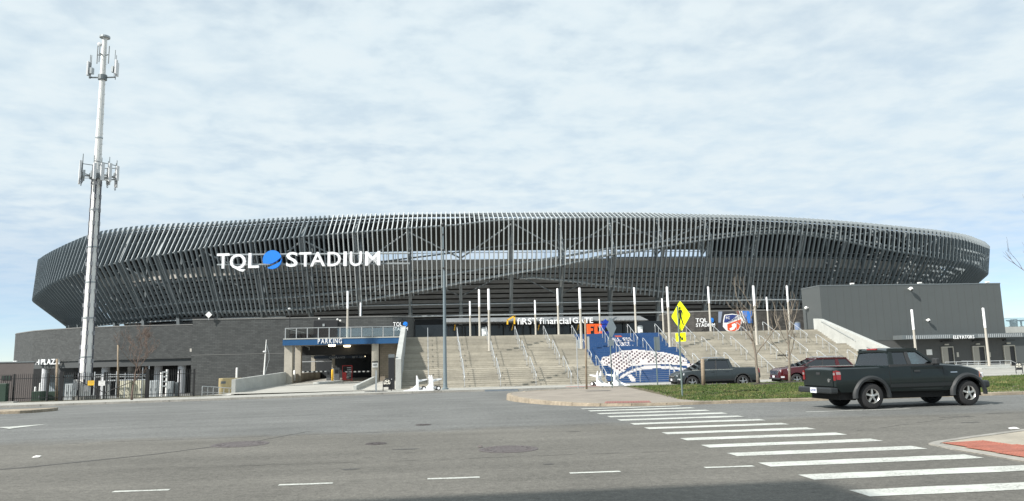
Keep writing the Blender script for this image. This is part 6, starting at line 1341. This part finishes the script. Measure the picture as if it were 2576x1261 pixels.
C1 = at(1715.3, 848.5, yy)+n_*.05; sheet_sign('arrow_panel', C1, roundpoly([(-.31,.165),(.31,.165),(.31,-.165),(-.31,-.165)], .03), M_FLUO, 0)
sheet_sign('arrow', C1, [(-.16,.105),(-.11,.13),(.09,-.035),(.12,.03),(.17,-.125),(-.03,-.105),(.045,-.075),(-.17,.07)], M_BLACK, 1.5)
n2, r2, u2 = facing(rad(28))
def sign_back(px, py0, py1, Y, shape, label, psh=None, post=M_POST, th=28):
    global n_, r_, u_, t
    n_, r_, u_ = facing(rad(th)); p = at(px, py1, Y); zb2 = zi(p.x, Y) if Y < 41 else zg(p.x, Y)+(.13 if Y > 53 else 0); t = thing('traffic_sign', label, 'sign', (p.x, Y, zb2)); zt2 = at(px, py0, Y).z
    MB().tube((p.x, Y, zb2-.05), (p.x, Y, zt2), .03, n=6).build('post', post, t)
    for (cy_, P_, m_) in shape: sheet_sign('panel', at(px, cy_, Y)-n_*.05, P_, m_, 0)
dm = lambda h: [(0, h), (h, 0), (0, -h), (-h, 0)]
rc = lambda w, h: [(-w, h), (w, h), (w, -h), (-w, -h)]
sign_back(1540, 800, 978, 39.5, [(824, roundpoly(dm(.57), .08), M_SGB), (862.5, roundpoly(rc(.30, .15), .03), M_SGB)], 'grey back of a diamond sign beside the blue stairs', th=-48)
sign_back(1654.5, 848, 974, 39.0, [(865, roundpoly(rc(.22, .36), .03), M_SGB)], 'grey back of an upright rectangular sign beside the blue stairs', th=-30)
sign_back(1454.5, 853, 980, 52.0, [(866, rc(.22, .3), M_SGB)], 'slim silver post with an edge-on sign left of the wooden pole', post=M_RAIL, th=75)
wp = woodpost(1476, 985, 1472, 804, 39.0, .055, 'tall thin wooden pole on the island tip'); n_, r_, u_ = facing(rad(80)); t = wp; sheet_sign('edge_on_sign', at(1479, 863, 38.9), rc(.22, .33), M_SGB, 0, .02)
woodpost(1770, 971, 1767, 903, 38.5, .105, 'short thick wooden post in front of the parked grey pickup')

# ------------------------------------------------------------------ white mobile vehicle barriers
M_BAR = mat('barrier_white', (.78, .79, .80), .4, var=.04, vscale=3)
def barrier(x, y, rz, label):
    z = zg(x, y)+.132; t = thing('vehicle_barrier', label, 'barrier', (x, y, z), rz, 'white vehicle barriers'); OFF[t.name] = (0,0,0)
    for yy_ in (-.24, .24):
        MB().prism([(-.06, yy_-.035, 0), (.10, yy_-.035, 0), (.08, yy_-.035, .80), (-.02, yy_-.035, 1.08), (-.07, yy_-.035, 1.06), (-.07, yy_-.035, .5)], (0, .07, 0)).build('upright', M_BAR, t, local=True, bevel=.012)
        MB().prism([(-.05, yy_-.03, .42), (-.30, yy_-.03, .22), (-.62, yy_-.03, .10), (-.98, yy_-.03, .03), (-.98, yy_-.03, .0), (-.06, yy_-.03, 0)], (0, .06, 0)).build('foot_wedge', M_BAR, t, local=True, bevel=.01)
    MB().box(-.05, .05, -.21, .21, .15, .40).build('cross_plate', M_BAR, t, local=True); MB().box(-.05, .06, -.21, .21, .58, .74).build('cross_plate', M_BAR, t, local=True)
    MB().prism([(.06, -.12, .76), (.70, -.05, .82), (.70, -.05, .75), (.08, -.12, .60)], (0, .22, 0)).build('tow_arm', M_BAR, t, local=True, bevel=.01)
    MB().tube((.10, 0, .16), (.42, 0, .17), .09, n=12).build('drum', M_BAR, t, local=True)
    for yy_ in (-.30, -.18, .18, .30):
        w_ = MB().lathe([(.10, -.03), (.155, -.03), (.165, 0), (.155, .03), (.10, .03)], (.44, yy_, .165), 'Y', 20, closed=True).build('wheel', M_TYRE, t, local=True, smooth=True); MB().lathe([(.001, -.02), (.10, -.02), (.10, .02), (.001, .02)], (.44, yy_, .165), 'Y', 16).build('hub', M_BAR, w_, local=True)
p = at(1050, 988, 54.6); barrier(p.x, 54.6, rad(4), 'white vehicle barrier by the stairs, leftmost of the four'); p = at(1087, 987, 54.3); barrier(p.x, 54.3, rad(2), 'white vehicle barrier beside the lamp post foot, nearer of that pair'); p = at(1082, 985, 55.6); barrier(p.x, 55.6, rad(4), 'white vehicle barrier beside the lamp post foot, further of that pair')
p = at(1508, 979, 54.5); barrier(p.x, 54.5, rad(180-42), 'white vehicle barrier right of the wooden pole'); p = at(1551, 978, 54.3); barrier(p.x, 54.3, rad(180-42), 'white vehicle barrier in front of the blue stairs, rightmost of the four')

# ------------------------------------------------------------------ bare trees
def tree(name, x, y, z, h, label, seed, spread=.5, first=.3, colr=(.20, .155, .115), dens=1.0, r0=.075, depth=4, nb=(4, 7), rmin=.006):
    R_ = random.Random(seed); t = thing(name, label, 'tree', (x, y, z)); tb = MB(); cb_ = MB()
    m_ = mat('bark_%d' % seed, colr, .9, var=.25, vscale=14, bump=.4, bscale=40)
    trunk = []; p = Vector((x, y, z-.05)); d = Vector((R_.uniform(-.04, .04), R_.uniform(-.04, .04), 1)).normalized(); N_ = 9
    for i in range(N_): trunk.append(p.copy()); p = p+d*(h*.78/(N_-1)); d = (d+Vector((R_.uniform(-.09, .09), R_.uniform(-.09, .09), .05))).normalized()
    tb.path(trunk, [r0*(1.35 if i == 0 else 1)*(1-.82*i/(N_-1)) for i in range(N_)], 9)
    def branch(p, d, L_, r, lev):
        pts = [p]; n = 5; 
        for k in range(n):
            d = (d+Vector((R_.uniform(-.22, .22), R_.uniform(-.22, .22), R_.uniform(-.02, .20)))).normalized(); pts.append(pts[-1]+d*(L_/n))
        cb_.path(pts, [max(rmin, r*(1-.7*k/n)) for k in range(n+1)], 5 if lev < 2 else 3)
        if lev >= depth: return
        for _ in range(max(1, int(R_.randint(*((2, 4) if lev > 1 else (3, 5)))*dens))):
            k = R_.uniform(.25, 1); q = pts[min(n-1, int(k*n))].lerp(pts[min(n, int(k*n)+1)], .5); nd = (d+Vector((R_.uniform(-1, 1), R_.uniform(-1, 1), R_.uniform(-.15, .7)))*spread*1.2).normalized()
            branch(q, nd, L_*R_.uniform(.40, .68), r*.58, lev+1)
    for b_ in range(R_.randint(*nb)+2):
        k = first+(1-first)*b_/8.0; k = min(k, .98); i = int(k*(N_-1)); q = trunk[i].lerp(trunk[min(N_-1, i+1)], R_.random()); a = R_.uniform(0, 6.283)+b_*2.4
        branch(q, Vector((math.cos(a)*spread*1.5, math.sin(a)*spread*1.5, 1)).normalized(), h*R_.uniform(.28, .42)*(1.15-.5*k), r0*.45*(1.1-.6*k), 1)
    tb.build('trunk', m_, t, smooth=True); cb_.build('crown', m_, t, fix=False)
p = at(1908, 969, 37.6); tree('bare_tree', p.x, 37.6, zi(p.x, 37.6)+.05, 5.4, 'bare young tree on the grass right of the grey pickup', 3, .60, .26, (.20, .17, .135), .9, .085, 3, (5, 7))
p = at(1988, 966, 38.6); tree('bare_tree', p.x, 38.6, zi(p.x, 38.6)+.05, 5.2, 'bare young tree on the grass before the red car', 11, .55, .28, (.20, .17, .135), .9, .075, 3, (5, 7))
p = at(331, 1013, 57.2); tree('bare_tree', p.x, 57.2, zg(p.x, 57.2)+.13, 5.2, 'bare reddish tree on the sidewalk before the fence', 5, 1.0, .34, (.15, .11, .09), 1.2, .07, 4, (9, 11), .008)
p = at(2735, 900, 44); tree('bare_tree', p.x, 44, zg(p.x, 44), 11.5, 'bare tree whose twigs reach in at the right edge', 21, .6, .3, (.10, .085, .075), 1.2, .16, 4, (7, 9))
for (x, y) in ((at(1908, 969, 37.6).x+.3, 37.5), (at(1988, 966, 38.6).x+.2, 38.5)):
    tag(MB().lathe([(.001, .05), (.5, .035), (.95, -.02)], (x, y, gz(x, y)+.03), n=18).build('mulch_ring', mat('mulch', (.035, .027, .02), .95, var=.3, vscale=12, bump=.6, bscale=25)), 'dark mulch ring round the young tree ' + ('by the grey pickup' if y < 38 else 'by the red car'), 'mulch', 'mulch rings')

# ------------------------------------------------------------------ unseen building added behind the camera to cast the road shadow
hb = 22.0; kx, ky = SUN.x/SUN.z, SUN.y/SUN.z
cxr, cyf = 5.12+kx*hb, 9.68+ky*hb
t = thing('shadow_building', 'unseen brick building added behind the camera to shade the road', 'building', (cxr-20, cyf-8, 0)); MB().box(cxr-45, cxr, cyf-14, cyf, -.2, hb-.3).build('wall', brickmat('red_brick', (.20, .09, .06), (.25, .12, .08), (.25, .22, .19), .4, .13), t); MB().box(cxr-45.01, cxr+.0, cyf-14.01, cyf+.0, hb-.297, hb).build('cornice', M_CONC2, t)
for f_ in range(5):
    for k in range(12): MB().box(cxr-43+k*3.6, cxr-41.4+k*3.6, cyf-.02, cyf+.03, 1.2+f_*3.8, 3.4+f_*3.8).build('window', M_BLACK, t)
